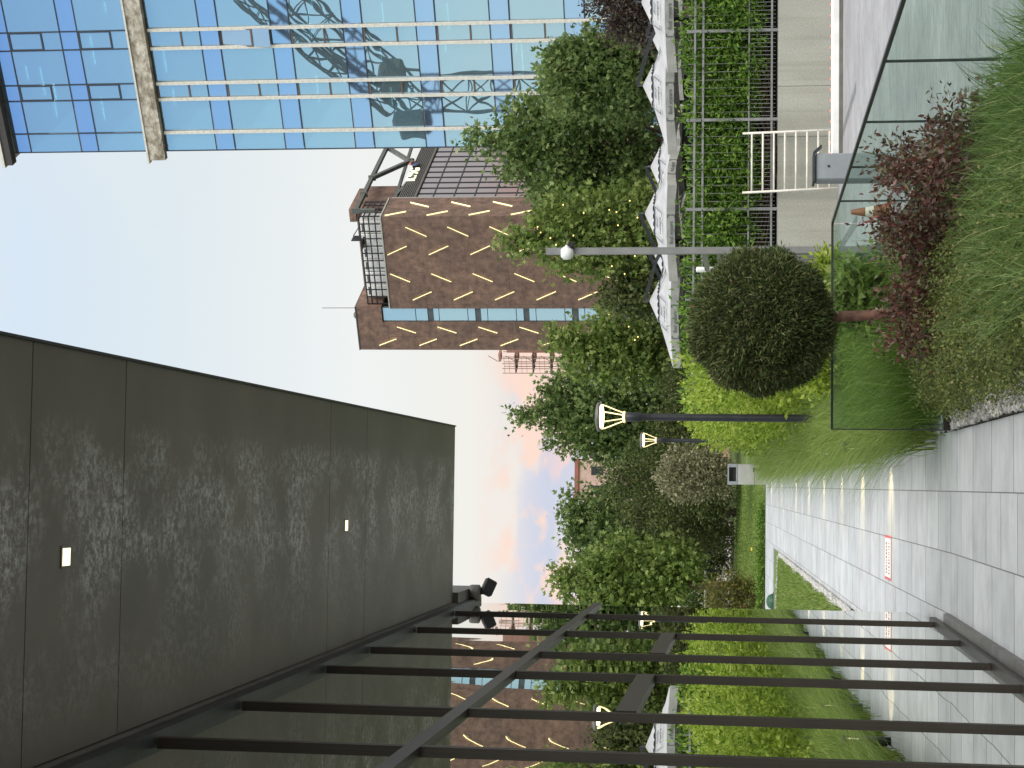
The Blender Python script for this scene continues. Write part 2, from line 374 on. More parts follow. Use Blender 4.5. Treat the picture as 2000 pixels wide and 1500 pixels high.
for (u0, v0, u1, v1) in ((1224, 1641, 1332, 1672), (1016, 1641, 1070, 1674)):
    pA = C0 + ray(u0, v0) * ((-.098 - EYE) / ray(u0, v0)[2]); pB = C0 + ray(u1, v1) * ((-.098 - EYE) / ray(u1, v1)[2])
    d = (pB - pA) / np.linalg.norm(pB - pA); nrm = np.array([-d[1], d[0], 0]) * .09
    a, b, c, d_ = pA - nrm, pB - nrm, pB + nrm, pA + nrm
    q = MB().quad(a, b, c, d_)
    struct(q.build('driveway_strip', dk))  # darker grey diagonal strip laid flat on the driveway
tm = simple('terrace_paving', (.22, .21, .20), .8, 0, .2, 3)
struct(MB().box(2.82, 60, 34.45, 84, -.4, 1.06).build('terrace', tm))
lm, nt, bs, out = new_mat('mown_lawn')
ca, ha = noise_col(nt, (.095, .150, .035), (.18, .245, .07), 60, 6, lo=.3, hi=.7)
cb_, hb = noise_col(nt, (.75, .78, .7), (1.15, 1.1, 1.1), .9, 4); nt.links.new(mixc(nt, 1.0, ca, cb_, 'MULTIPLY'), bs.inputs['Base Color']); bs.inputs['Roughness'].default_value = .9; bump(nt, bs, ha, .8, .02)
M['lawn'] = lm
def lawnz(x, y):
    return gz(52) + .02 + max(0, y - 52) * .062 - .0012 * max(0, y - 62) ** 2 if y > 52 else gz(y) + .02
strip('lawn', -16, .46, np.linspace(50.5, 74, 16), lambda x, y: lawnz(x, y) + .04 * math.sin(x * .7), lm, nx=12)
strip('lawn_right', .46, 2.8, np.linspace(48, 74, 12), lambda x, y: lawnz(x, y) + .03, lm, nx=3)
strip('side_lawn', -12, -1.561, np.linspace(15.9, 44.4, 12), lambda x, y: gz(y) + .03, lm, nx=4)
struct(MB().box(-60, 40, 74.2, 260, -.4, 1.75).build('park_ground', simple('dark_green_park_turf', (.045, .065, .022), .95, 0, .3, .5)))  # plain dark green ground behind the lawn

# ------------------------------------------------------------------ glass pavilion with its canopy (left)
mm, nt, bs, out = new_mat('mirror_glazing')
bs.inputs['Base Color'].default_value = (.74, .76, .70, 1); bs.inputs['Metallic'].default_value = 1; bs.inputs['Roughness'].default_value = .004
tcn = N(nt, 'ShaderNodeTexCoord'); mp = N(nt, 'ShaderNodeMapping'); mp.inputs['Scale'].default_value = (1, 1.5, .55); nt.links.new(tcn.outputs['Object'], mp.inputs[0])
nz = N(nt, 'ShaderNodeTexNoise'); nz.inputs['Scale'].default_value = 1; nz.inputs['Detail'].default_value = 1.0; nt.links.new(mp.outputs[0], nz.inputs[0])
bump(nt, bs, nz.outputs[0], 1.0, .0006)
M['mirror'] = mm
pav = thing('glass_pavilion', 'dark pavilion with a mirror glass wall and deep grey canopy along the path', 'building', (-1.1, 8, 0))
MB().box(-7, -1.19, -4, 15.7, -.2, 4.1).build('wall', M['dark'], pav, True)
MUL = [14.5, 12.8, 11.19, 9.99, 8.29, 7.07, 5.37, 4.17, 2.47, 1.27, -.43, -1.63]
TR = 2.93
def pane(y0, y1, z0, z1):
    mb = MB().box(-.012, .012, -(y1 - y0) / 2, (y1 - y0) / 2, -(z1 - z0) / 2, (z1 - z0) / 2)
    o = mb.build('window_pane', mm, pav); o.location = (-1.11 - pav.location.x, (y0 + y1) / 2 - pav.location.y, (z0 + z1) / 2)
    o.rotation_euler = (0, random.uniform(-.0006, .0006), random.uniform(-.0011, .0011))
edges = [15.85] + MUL
for a, b in zip(edges[:-1], edges[1:]):
    pane(b + (.02), a - (.02 if a < 15 else 0), .1, TR - .01); pane(b + .02, a - (.02 if a < 15 else 0), TR + .05, 4.06)
for y in MUL:
    mb = MB().box(-1.16, -1.080, y - .024, y + .024, .105, 4.03).box(-1.080, -1.076, y - .024, y - .004, .106, 4.03).box(-1.080, -1.076, y + .004, y + .024, .106, 4.03)
    mb.build('mullion', M['bronze'], pav, True)
MB().box(-1.16, -1.074, -3.5, 15.9, TR - .012, TR + .055).build('transom', M['bronze'], pav, True)
for a, b in ((11.19, 12.8), (8.29, 9.99)):
    MB().box(-1.16, -1.07, a + .026, b - .026, 2.12, 2.22).build('transom', M['bronze'], pav, True)
MB().box(-1.16, -1.065, -3.5, 14.9, .052, .104).build('sill', M['bronze'], pav, True)
MB().box(-1.19, -.995, -3.5, 14.35, -.05, .05).build('kerb', M['sill'], pav, True)
MB().box(-1.19, -1.055, -3.5, 16.0, 4.04, 4.10).build('head_rail', M['dark'], pav, True)
MB().box(-1.19, -.96, 15.06, 16.1, 4.102, 4.45).box(-1.19, -1.05, -3.5, 15.055, 4.11, 4.45).build('lintel', M['sill'], pav, True)
can = MB()
for a, b in ((-4, 2.2), (2.2, 5.95), (5.95, 6.9), (6.9, 10.47), (10.47, 11.5), (11.5, 15.05)):
    can.box(-1.045, .485, a + .004, b - .004, 4.15, 4.17)
can.build('soffit', M['canopy'], pav, True)
MB().box(-1.045, .484, -4, 15.045, 4.172, 4.44).build('canopy_core', M['dark'], pav, True)
MB().box(.486, .497, -4, 15.05, 4.14, 4.5).build('edge_trim', M['dark'], pav, True)
MB().box(-7, .48, -4, 15.04, 4.452, 4.6).build('roof', M['dark'], pav, True)
for (x, y) in ((-.30, 6.30), (-.285, 10.92), (-.30, 1.7)):
    dl = MB().box(x - .042, x + .042, y - .046, y + .046, 4.1455, 4.1495).build('downlight', M['sill'], pav, True)
    MB().box(x - .033, x + .033, y - .036, y + .036, 4.1435, 4.145).build('lens', M['lampwhite'], dl)
fl = thing('floodlight', 'black tilting floodlight on a round grey base under the end of the canopy', 'floodlight', (-1.0, 15.7, 4.1))
MB().lathe([(0, .0), (.07, 0), (.075, -.02), (.075, -.085), (.06, -.095), (0, -.095)], (0, 0, 0), 24).build('base', M['sill'], fl)
MB().tube([(0, 0, -.09), (0, .02, -.13)], .014, 8).build('bracket', M['dark'], fl)
h = MB().box(-.075, .075, -.035, .035, -.055, .055, .012).build('lamp_head', M['black'], fl); h.location = (.05, .05, -.16); h.rotation_euler = (.5, .35, .4)

# ------------------------------------------------------------------ writing and sticker on the path
st = thing('floor_sticker', 'white floor sticker with red ends and two rows of small print on the paving', 'sticker', (-.73, 18.75, gz(18.75)))
st.rotation_euler = (math.atan(SLOPE), 0, 0)
wp = simple('white_sticker', (.80, .78, .77), .5, 0, .04, 5); rp = simple('red_sticker', (.62, .09, .10), .5, 0, .08, 5); tp = simple('dark_red_print', (.22, .05, .06), .6, 0, .2, 40)
MB().box(-.205, .205, -.28, .28, .004, .006).build('panel', wp, st)
for s in (-1, 1): MB().box(min(s * .206, s * .232), max(s * .206, s * .232), -.28, .28, .004, .0062).build('red_edge', rp, st)
MB().box(-.232, .232, .281, .30, .004, .0062).box(-.232, .232, -.30, -.281, .004, .0062).build('red_border', simple('pale_red_sticker', (.75, .35, .35), .5, 0, .05, 5), st)
pr = MB()
for row, yy in enumerate((.12, -.12)):
    x = -.17
    while x < .16:
        w = random.uniform(.010, .024); pr.box(x, x + w, yy - .045, yy + .045, .0065, .0068); x += w + random.uniform(.010, .022)
pr.build('print_rows', tp, st)

# ------------------------------------------------------------------ glass railing round the planting bed
gl, nt, bs, out = new_mat('greenish_railing_glass'); nt.nodes.remove(bs)
_t = N(nt, 'ShaderNodeBsdfTransparent'); _t.inputs[0].default_value = (.80, .88, .84, 1); _g = N(nt, 'ShaderNodeBsdfGlossy'); _g.inputs[0].default_value = (.9, 1, .96, 1); _g.inputs['Roughness'].default_value = .02
_m = N(nt, 'ShaderNodeMixShader'); _m.inputs[0].default_value = .05; nt.links.new(_t.outputs[0], _m.inputs[1]); nt.links.new(_g.outputs[0], _m.inputs[2]); nt.links.new(_m.outputs[0], out.inputs[0])
ra = thing('glass_railing', 'frameless glass railing with thin dark top rail round the planted bed corner', 'railing', (2.09, 13.9, 0))
RX, RY, RT = 2.09, 13.9, .955
def rail_pane(x0, x1, y0, y1):
    MB().box(x0, x1, y0, y1, .10, RT - .012).build('glass_panel', gl, ra, True)
rail_pane(.462, 1.262, RY - .006, RY + .006); rail_pane(1.272, RX - .012, RY - .006, RY + .006)
ys = [13.88, 12.84, 11.47, 10.045, 8.605, 7.17, 5.73, 4.3, 2.9]
for a, b in zip(ys[:-1], ys[1:]): rail_pane(RX - .006, RX + .006, b + .012, a - .012)
for y in ys[1:-1]: MB().box(RX - .006, RX + .006, y - .006, y + .006, .1, RT - .013).build('joint_strip', M['dark'], ra, True)
MB().box(.452, .461, RY - .009, RY + .009, .10, RT).build('end_strip', M['dark'], ra, True)
MB().box(.452, RX + .010, RY - .010, RY + .010, RT - .011, RT + .007).box(RX - .010, RX + .010, 2.9, RY - .0105, RT - .011, RT + .007).build('top_rail', M['dark'], ra, True)
MB().box(.452, RX + .02, RY - .04, RY + .04, -.02, .099).box(RX - .04, RX + .035, 2.9, RY - .041, -.02, .099).build('base_shoe', M['bronze'], ra, True)

# ------------------------------------------------------------------ street lamps
def make_lamp():
    r = thing('street_lamp', 'nearest street lamp, lit, rising from the ornamental grass beside the path', 'street lamp', group='lit street lamps along the path')
    MB().lathe([(0, 0), (.13, 0), (.13, .02), (.085, .05), (.075, .12), (.06, .14), (.0555, .16)], n=20).build('base', M['dark'], r)
    MB().lathe([(.055, .161), (.048, 2.6), (.048, 2.78), (.062, 2.80), (.062, 2.98), (.05, 3.0), (0, 3.0)], n=18).build('pole', M['dark'], r)
    MB().lathe([(0, 3.0), (.075, 3.0), (.078, 3.02), (.05, 3.035), (0, 3.035)], n=20).build('collar', M['armglow'], r)
    for k in range(4):
        a = math.pi / 4 + k * math.pi / 2 + .35
        P = [(math.cos(a) * q, math.sin(a) * q, z) for q, z in ((.065, 3.03), (.10, 3.12), (.14, 3.21), (.168, 3.28), (.178, 3.325))]
        MB().tube(P, .008, 8).build('arm', M['armglow'], r)
    MB().lathe([(0, 3.335), (.15, 3.335), (.155, 3.325), (.15, 3.30), (.10, 3.29), (0, 3.29)], n=28).build('led_ring', M['lamp_core'], r)
    MB().lathe([(.0, 3.337), (.195, 3.337), (.20, 3.345), (.20, 3.365), (.17, 3.385), (.08, 3.40), (0, 3.403)], n=32).build('cap', M['sill'], r)
    return r
l1 = make_lamp(); p = at(685, 1300, 23.3); l1.location = (p[0], 23.3, at(685, 1163, 23.3)[2] - 3.40)
p = at(640, 1300, 42.3)
dup(l1, (p[0], 42.3, at(640, 1250, 42.3)[2] - 3.40), .2, 'farther and smaller street lamp, lit, standing behind the bright hedge')

# ------------------------------------------------------------------ bollard lights
bl_g = glass('bollard_glass', (.9, .93, .92), (1, 1, 1), .04)
def make_bollard():
    r = thing('bollard_light', '', 'bollard light', group='short bollard lights along the grass edge of the path')
    MB().lathe([(0, 0), (.055, 0), (.055, .30), (.05, .305), (0, .305)], n=20).build('post', M['dark'], r)
    MB().lathe([(.049, .306), (.049, .455)], n=20).build('glass_head', bl_g, r)
    MB().box(-.03, -.022, -.018, .018, .32, .44).build('led_strip', M['lampwhite'], r)
    MB().box(-.021, .03, -.03, .03, .306, .45).build('core', M['dark'], r)
    MB().lathe([(0, .456), (.055, .456), (.055, .49), (.05, .495), (0, .495)], n=20).build('cap', M['dark'], r)
    return r
b0 = make_bollard()
words = ['nearest bollard light, at the grass edge before the red and white sticker', 'second bollard light from the glass railing', 'third bollard light from the glass railing', 'fourth bollard light from the glass railing',
         'fifth bollard light from the glass railing', 'sixth bollard light, well down the path', 'seventh bollard light, second from the far end of the path', 'last bollard light, by the concrete litter bin']
for i, y in enumerate((18.5, 21.55, 24.55, 27.9, 31.5, 35.5, 41.2, 46.6)):
    loc = (.43, y, gz(y))
    o = b0 if i == 0 else dup(b0, loc)
    o.location = loc; o['label'] = words[i]
    L = bpy.data.lights.new('bollard_beam', 'SPOT'); L.energy = 32; L.spot_size = math.radians(75); L.spot_blend = .8; L.color = (1, .78, .40); L.shadow_soft_size = .035
    lo = bpy.data.objects.new('bollard_beam', L); COL.objects.link(lo)
    lo.location = (.365, y, gz(y) + .40); lo.scale = (.8, 1, 1); lo.rotation_euler = Vector((-.55, 0, -.38)).to_track_quat('-Z', 'Y').to_euler()

# ------------------------------------------------------------------ litter bin
lb = thing('litter_bin', 'pale concrete litter bin with grey metal ashtray hood at the far end of the path', 'litter bin', (.315, 47.6, gz(47.6) + .11))
MB().box(-.27, .27, -.27, .27, -.2, .30, .015).box(-.275, .275, -.275, .275, .305, .76, .015).build('body', M['concrete'], lb)
hd = MB().box(-.28, .28, -.28, .28, .762, .80).box(-.28, -.19, -.28, .28, .801, .99).box(.19, .28, -.28, .28, .801, .99).box(-.188, .188, .19, .28, .801, .99).box(-.28, .28, -.28, .28, .991, 1.03).build('hood', M['cabinet'], lb)
MB().box(-.17, .17, -.15, .18, .802, .87).build('ash_tray', M['black'], lb)

# ------------------------------------------------------------------ tall post with camera, gate, barrier, rack, cone
X0 = 2.83
po = thing('camera_post', 'tall slim grey square post behind the glass railing carrying the dome camera', 'post', (X0, 21, -.1))
MB().box(-.04, .04, -.04, .04, 0, 4.155).build('shaft', M['greymetal'], po)
MB().box(-.041, .041, -.041, .041, 4.156, 4.165).build('cap', M['greymetal'], po)
cz = at(1010, 1108, 21)[2]
cd = thing('security_camera', 'white security camera with black lens near the top of the grey post', 'camera', (X0, 20.955, cz))
MB().lathe([(0, .07), (.05, .068), (.075, .04), (.082, 0), (.078, -.04), (.05, -.075), (0, -.085)], (-.03, -.02, 0), 24).build('housing', M['white'], cd)
hh_ = MB().box(-.035, .035, -.06, .05, -.055, .03, .012).build('lens_hood', M['black'], cd); hh_.location = (.055, -.03, -.035); hh_.rotation_euler = (.2, .2, .5)
MB().tube([(.05, -.05, -.02), (-.01, -.05, .02)], .035, 10).build('arm', M['white'], cd)
gt = thing('slatted_gate', 'grey metal gate of upright slats running back from the tall post', 'gate', (X0, 22, gz(22)))
def gate():
    y0, y1, zb, zt = 21.1, 22.75, .36, 2.12
    MB().box(X0 - .03, X0 + .03, y0, y1, zb, zb + .07).box(X0 - .03, X0 + .03, y0, y1, zt, zt + .06).box(X0 - .03, X0 + .03, y0, y1, 1.95, 2.0).build('frame', M['greymetal'], gt, True)
    mb = MB()
    for i in range(12):
        y = y0 + .05 + i * (y1 - y0 - .1) / 11; mb.box(X0 - .015, X0 + .015, y - .03, y + .03, zb + .071, 1.949)
    mb.build('slats', M['fence'], gt, True)
    MB().box(X0 - .05, X0 + .05, y1, y1 + .2, 0, 2.05).build('gate_post', M['greymetal'], gt, True)
    MB().box(X0 - .06, X0 + .06, 21.05, 22.94, -.1, .34).build('plinth', M['darkconc'], gt, True)
gate()
ws = thing('white_post_fixture', 'small white cylindrical fixture standing on the slatted gate post above the clipped ball tree', 'light', (X0, 22.85, 2.06))
MB().lathe([(0, 0), (.032, 0), (.036, .01), (.036, .22), (.03, .235), (0, .24)], n=16).build('tube', M['white'], ws)  # plain white cylinder that emits nothing
MB().lathe([(0, -.012), (.045, -.012), (.045, -.001), (0, -.001)], n=16).build('foot', M['greymetal'], ws)
# boom barrier
bx, by = 3.63, 20.0
bb = thing('boom_barrier', 'grey barrier cabinet with lowered white boom edged with red lights across the driveway', 'barrier', (bx, by, -.1))
MB().box(-.15, .15, -.16, .16, 0, .965, .012).box(-.17, .17, -.18, .18, -.0, .03).build('cabinet', M['cabinet'], bb)
lid = MB().add([(-.17, -.19, .97), (.16, -.19, .97), (.16, .19, .97), (-.17, .19, .97), (-.17, -.19, .995), (.16, -.19, .995), (.16, .19, .995), (-.17, .19, .995)], [(0, 3, 2, 1), (4, 5, 6, 7), (0, 1, 5, 4), (1, 2, 6, 5), (2, 3, 7, 6), (3, 0, 4, 7)])
lid.bar((.16, -.1, .985), (.235, -.1, .90), .18, .018).build('lid', M['dark'], bb)
MB().box(-.135, .135, -.1605, -.158, .05, .86).build('access_door', simple('grey_cabinet_door', (.25, .27, .29), .4, 0, .08, 4), bb)
MB().lathe([(0, 0), (.012, 0), (.014, .01), (0, .014)], n=12).build('lock', M['black'], bb)
kids_l = bb.children[-1]; kids_l.location = (0, -.1605, .82); kids_l.rotation_euler = (math.pi / 2, 0, 0)
boom = MB().box(.152, 3.6, -.03, .03, .695, .775, .008).build('boom', M['white'], bb)
MB().box(.152, 3.6, -.028, .028, .7765, .785).build('light_strip', M['whiteled'], bb)
MB().box(.152, 3.6, -.031, .02, .655, .694).build('boom_seal', M['sill'], bb)
for i in range(28):
    o = MB().lathe([(0, .0), (.012, 0), (.011, .010), (0, .014)], n=10).build('red_light', M['redled'], bb); o.location = (.17 + i * .123, -.02, .786)
# rack leaning on the wall
rk = thing('tubular_rack', 'white tubular metal rack with seven rungs leaning against the concrete wall', 'rack', (6.33, 33.95, -.08))
for s in (-1, 1): MB().tube([(s * .57 + .02, -.02, .0), (s * .585 - .01, .16, 1.83)], .024, 10).build('rail', M['cream'], rk)
for i in range(8):
    z = .16 + i * .213; MB().tube([(-.57, z * .098 - .02, z), (.57, z * .098 - .02, z)], .02, 8).build('rung', M['cream'], rk)
# traffic cone
cn = thing('traffic_cone', 'orange traffic cone with a pale band seen through the railing corner glass', 'traffic cone', (3.38, 21.6, -.1))
oc = simple('orange_plastic', (.30, .11, .055), .5, 0, .15, 6)
MB().box(-.15, .15, -.15, .15, 0, .03, .008).build('base', oc, cn)
MB().lathe([(.11, .031), (.085, .14), (.075, .20)], n=20).lathe([(.058, .30), (.03, .46), (.022, .47), (0, .47)], n=20).build('body', oc, cn)
MB().lathe([(.0755, .20), (.058, .30)], n=20).build('band', M['cream'], cn)

# ------------------------------------------------------------------ concrete wall, fence and hedge beyond the driveway
cm, nt, bs, out = new_mat('board_marked_concrete')
ca, ha = noise_col(nt, (.31, .305, .265), (.40, .395, .345), 1, 6, mapping=(1.2, 1.2, .5), lo=.3, hi=.7)
cb_, hb = noise_col(nt, (.86, .86, .85), (1.06, 1.06, 1.05), 30, 4); cc = mixc(nt, 1.0, ca, cb_, 'MULTIPLY')
cs, hs = noise_col(nt, (.90, .90, .88), (1, 1, 1), 1, 3, mapping=(5.5, 1, .12), lo=.36, hi=.5); nt.links.new(mixc(nt, 1.0, cc, cs, 'MULTIPLY'), bs.inputs['Base Color'])
bs.inputs['Roughness'].default_value = .88; bump(nt, bs, hb, .15, .004)
cw = thing('retaining_wall', 'long pale concrete retaining wall below the fence across the driveway', 'wall', (6, 34.25, -.1))
mb = MB()
for a, b in zip((1.9, 4.35, 6.85, 7.85, 9.6, 12.0, 15), (4.35, 6.85, 7.85, 9.6, 12.0, 15, 22)): mb.box(a + .004, b - .004, 34.2, 34.44, -.3, 1.07)
mb.build('panels', cm, cw, True)
fe = thing('metal_fence', 'grey metal bar fence along the top of the concrete wall', 'fence', (6, 34.3, 1.07))
fy = 34.3
PX = [1.9, 3.66, 5.44, 7.22, 9.0, 10.8, 12.6]
for x in PX: MB().box(x - .03, x + .03, fy - .03, fy + .03, 1.07, 2.86).build('fence_post', M['fence'], fe, True)
for a, b in zip(PX[:-1], PX[1:]):
    rr_ = MB()
    for z in (2.70, 2.535, 1.19): MB().box(a + .031, b - .031, fy - .022, fy + .022, z - .02, z + .02).build('fence_rail', M['fence'], fe, True)
    rr_.box(a + .031, b - .031, fy - .018, fy + .018, 1.62, 1.65)
    rr_.build('fence_rail', M['fence'], fe, True)
    bars = MB(); n = 11
    for i in range(1, n): x = a + (b - a) * i / n; bars.box(x - .005, x + .005, fy + .0225, fy + .035, 1.12, 2.84)
    for i in range(1, 2 * n):
        if i % 2: x = a + (b - a) * i / (2 * n); bars.box(x - .005, x + .005, fy + .0225, fy + .034, 1.12, 1.64)
    bars.build('fence_bars', M['fence'], fe, True)
# stair flank seen between hedge and fence
sf = thing('stair_flank', 'sloping grey concrete stair side wall behind the fence and the yellow hedge', 'stair wall', (2.3, 35.5, 1.0))
q0, q1 = at(828, 1362, 36), at(752, 1405, 36)
MB().add([(1.6, 35.9, .6), (3.1, 35.9, .6), (3.1, 35.9, q0[2]), (q0[0], 35.9, q0[2]), (q1[0], 35.9, q1[2]), (1.6, 35.9, q1[2] - .1),
          (1.6, 36.15, .6), (3.1, 36.15, .6), (3.1, 36.15, q0[2]), (q0[0], 36.15, q0[2]), (q1[0], 36.15, q1[2]), (1.6, 36.15, q1[2] - .1)],
         [(0, 1, 2, 3, 4, 5), (11, 10, 9, 8, 7, 6), (0, 6, 7, 1), (1, 7, 8, 2), (2, 8, 9, 3), (3, 9, 10, 4), (4, 10, 11, 5), (5, 11, 6, 0)]).build('wall', M['darkconc'], sf, True)
MB().tube([(3.0, 35.85, q0[2] + .12), (q0[0], 35.85, q0[2] + .12), (q1[0], 35.85, q1[2] + .12)], .018, 8).build('handrail', M['fence'], sf, True)

# ------------------------------------------------------------------ cantilever parasols on the terrace
GRID = math.radians(-32)          # the street grid the parasols and both big buildings follow
E1 = np.array([math.cos(GRID), math.sin(GRID), 0]); E2 = np.array([-math.sin(GRID), math.cos(GRID), 0])
S_, RISE, VAL, EDGE = 1.42, .62, .25, 2.36        # half side, rise, valance height, eave height
def make_parasol(side):
    r = thing('parasol', '', 'parasol', group='off-white square parasols on the terrace')
    n = 12; vs = []; fs = []
    def bnd(k):       # point on the square's outline, 4n steps
        e, t = divmod(k, n); t = t / n * 2 - 1
        return [(t, -1), (1, t), (-t, 1), (-1, -t)][e % 4]
    rings = 9; K = 4 * n
    for i in range(rings):
        q = i / (rings - 1); q = .18 + .82 * q
        for k in range(K):
            x, y = bnd(k); t = (k % n) / n * 2 - 1
            pan = (1 - t * t)
            z = EDGE + RISE * (1 - q) - .05 * math.sin(math.pi * q) * (.3 + .7 * pan) + (.05 * pan * max(0, q - .6) / .4)
            s = 1 - (.045 * pan * q ** 3)
            vs.append((x * S_ * q * s, y * S_ * q * s, z))
    for i in range(rings - 1):
        for k in range(K): fs.append((i * K + k, i * K + (k + 1) % K, (i + 1) * K + (k + 1) % K, (i + 1) * K + k))
    o = MB().add(vs, [f[::-1] for f in fs], True).build('canopy', M['canvas'], r)
    vv = []; ff = []
    for j in range(4):
        for k in range(K):
            x, y = bnd(k); t = (k % n) / n * 2 - 1; pan = 1 - t * t; s = 1 - .045 * pan
            w = .018 * math.sin(k * 1.9) * j / 3
            vv.append((x * (S_ * s + w), y * (S_ * s + w), EDGE + .05 * pan - VAL * (1 - .12 * pan) * j / 3))
    for j in range(3):
        for k in range(K): ff.append((j * K + k, (j + 1) * K + k, (j + 1) * K + (k + 1) % K, j * K + (k + 1) % K))
    MB().add(vv, ff, False).build('valance', simple('valance_canvas', (.36, .355, .325), .85, 0, .12, 3), r)
    vv = []; ff = []
    for j in range(5):
        q = j / 4
        for k in range(K):
            x, y = bnd(k); t = (k % n) / n * 2 - 1
            sc = (.02 + .44 * q)
            vv.append((x * sc, y * sc, EDGE + RISE + .10 - .36 * sc / .46 * .8 + (.035 * abs(math.sin(k * math.pi / 3)) if j == 4 else 0)))
    for j in range(4):
        for k in range(K): ff.append((j * K + k, (j + 1) * K + k, (j + 1) * K + (k + 1) % K, j * K + (k + 1) % K))
    MB().add(vv, ff, False).build('vent_cap', M['canvas'], r)
    f_ = MB()
    for k in range(8):
        a = k * math.pi / 4; e = S_ * .93 / max(abs(math.cos(a)), abs(math.sin(a)))
        f_.bar((0, 0, EDGE + RISE - .12), (math.cos(a) * e, math.sin(a) * e, EDGE + .0), .02, .03)
    f_.build('ribs', M['dark'], r)
    MB().lathe([(0, EDGE + RISE + .25), (.03, EDGE + RISE + .24), (.035, EDGE + .2), (0, EDGE + .2)], n=12).build('hub', M['dark'], r)
    tp_ = EDGE + RISE + .24
    MB().bar((0, .0, tp_), (side * 1.1, .35, tp_ - .34), .05, .09).bar((side * 1.1, .35, tp_ - .34), (side * 1.62, .55, tp_ - .62), .06, .10).build('arm', M['dark'], r)
    MB().box(side * 1.62 - .05, side * 1.62 + .05, .5, .6, 0, tp_ - .6).build('mast', M['dark'], r)
    MB().box(side * 1.62 - .4, side * 1.62 + .4, .15, .95, 0, .07, .01).build('base', M['dark'], r)
    # printing on the two faces and valances turned to the street
    an = math.atan2(RISE, S_)
    def face(rot):
        yy = -.80; zz = EDGE + RISE * (1 - .80 / S_) + .055
        R = Matrix.Rotation(rot, 4, 'Z')
        def put(o, loc, rx):
            o.matrix_local = R @ Matrix.Translation(loc) @ Matrix.Rotation(rx, 4, 'X')
        a_ = text_mesh('find', .20, M['ink'], 'printed_words', r, (0, 0, 0), 0, 0, .002, shear=.3); put(a_, (.02, -.74, EDGE + RISE * (1 - .74 / S_) + .035), an)
        a_ = text_mesh('waters', .19, M['ink'], 'printed_words', r, (0, 0, 0), 0, 0, .002); put(a_, (.04, -.94, EDGE + RISE * (1 - .94 / S_) + .035), an)
        for s in (-1, 1):
            fr = MB().box(s * .44 - .012, s * .44 + .012, -.24, .24, -.002, .002)
            for e in (-1, 1): fr.box(min(s * .44, s * .33), max(s * .44, s * .33), e * .24 - .012, e * .24 + .012, -.0022, .0022)
            o = fr.build('printed_bracket', M['ink'], r); put(o, (.02, -.84, EDGE + RISE * (1 - .84 / S_) + .035), an)
        a_ = text_mesh('find waters', .15, M['ink'], 'printed_words', r, (0, 0, 0), 0, 0, .002); put(a_, (.02, -S_ * .955 - .025, EDGE - .075), math.pi / 2)
        for s in (-1, 1):
            fr = MB().box(s * .52 - .012, s * .52 + .012, -.095, .095, -.002, .002)
            for e in (-1, 1): fr.box(min(s * .52, s * .44), max(s * .52, s * .44), e * .095 - .01, e * .095 + .01, -.0022, .0022)
            o = fr.build('printed_bracket', M['ink'], r); put(o, (.02, -S_ * .955 - .025, EDGE - .075), math.pi / 2)
    face(0); face(math.pi / 2)
    return r
PK = EDGE + RISE + .10
pr_ = make_parasol(1); pl_ = make_parasol(-1)
used = set()
for (u, v, Y, kind, lab) in ((912, 1268, 50.0, 'r', 'leftmost white parasol, its corner hanging over the clipped ball tree'),
                             (1083, 1259, 48.2, 'l', 'white parasol just to the right of the tall camera post'),
                             (1174, 1270, 51.5, 'l', 'farther parasol tucked between two others in the middle of the row'),
                             (1003, 1277, 53.5, 'l', 'far parasol half hidden between the leftmost one and the camera post'),
                             (1428, 1272, 49.5, 'r', 'far parasol half hidden left of the rightmost one'),
                             (1333, 1255, 46.0, 'r', 'white parasol with clear bracketed lettering, right of the middle of the row'),
                             (1496, 1252, 44.2, 'r', 'rightmost parasol of the row, cut off at the frame edge below the purple tree')):
    q = at(u, v, Y); src = pr_ if kind == 'r' else pl_
    loc = (q[0], q[1], q[2] - PK)
    if kind in used: o = dup(src, loc, GRID, lab)
    else: o = src; o.location = loc; o.rotation_euler = (0, 0, GRID); used.add(kind); o['label'] = lab
# terrace furniture seen as dark shapes under the parasols
def make_chair():
    r = thing('terrace_chair', '', 'chair', group='black chairs on the terrace behind the fence')
    MB().box(-.24, .24, -.24, .24, .43, .47, .01).build('seat', M['black'], r)
    b = MB().box(-.24, .24, .22, .25, .48, .88, .01).build('backrest', M['black'], r)
    for x in (-.21, .21):
        for y in (-.21, .21): MB().tube([(x, y, 0), (x * .9, y * .9, .43)], .014, 6).build('leg', M['black'], r)
    return r
def make_table():
    r = thing('terrace_table', '', 'table', group='dark tables on the terrace behind the fence')
    MB().box(-.38, .38, -.38, .38, .71, .75, .01).build('table_top', M['black'], r)
    MB().lathe([(0, .02), (.035, .02), (.035, .71), (0, .71)], n=10).build('leg', M['dark'], r)
    MB().box(-.25, .25, -.25, .25, 0, .02).build('foot', M['dark'], r)
    return r
ch0, tb0 = make_chair(), make_table()
TZ = 1.06
spots = [(905, 44), (990, 45), (1120, 43), (1210, 44), (1290, 43), (1370, 42), (1450, 42)]
pos = ['under the leftmost parasol', 'behind the tall camera post', 'under the second parasol', 'right of the farther tucked-in parasol', 'behind the fence post near the rack', 'under the parasol with clear lettering', 'by the right frame edge']
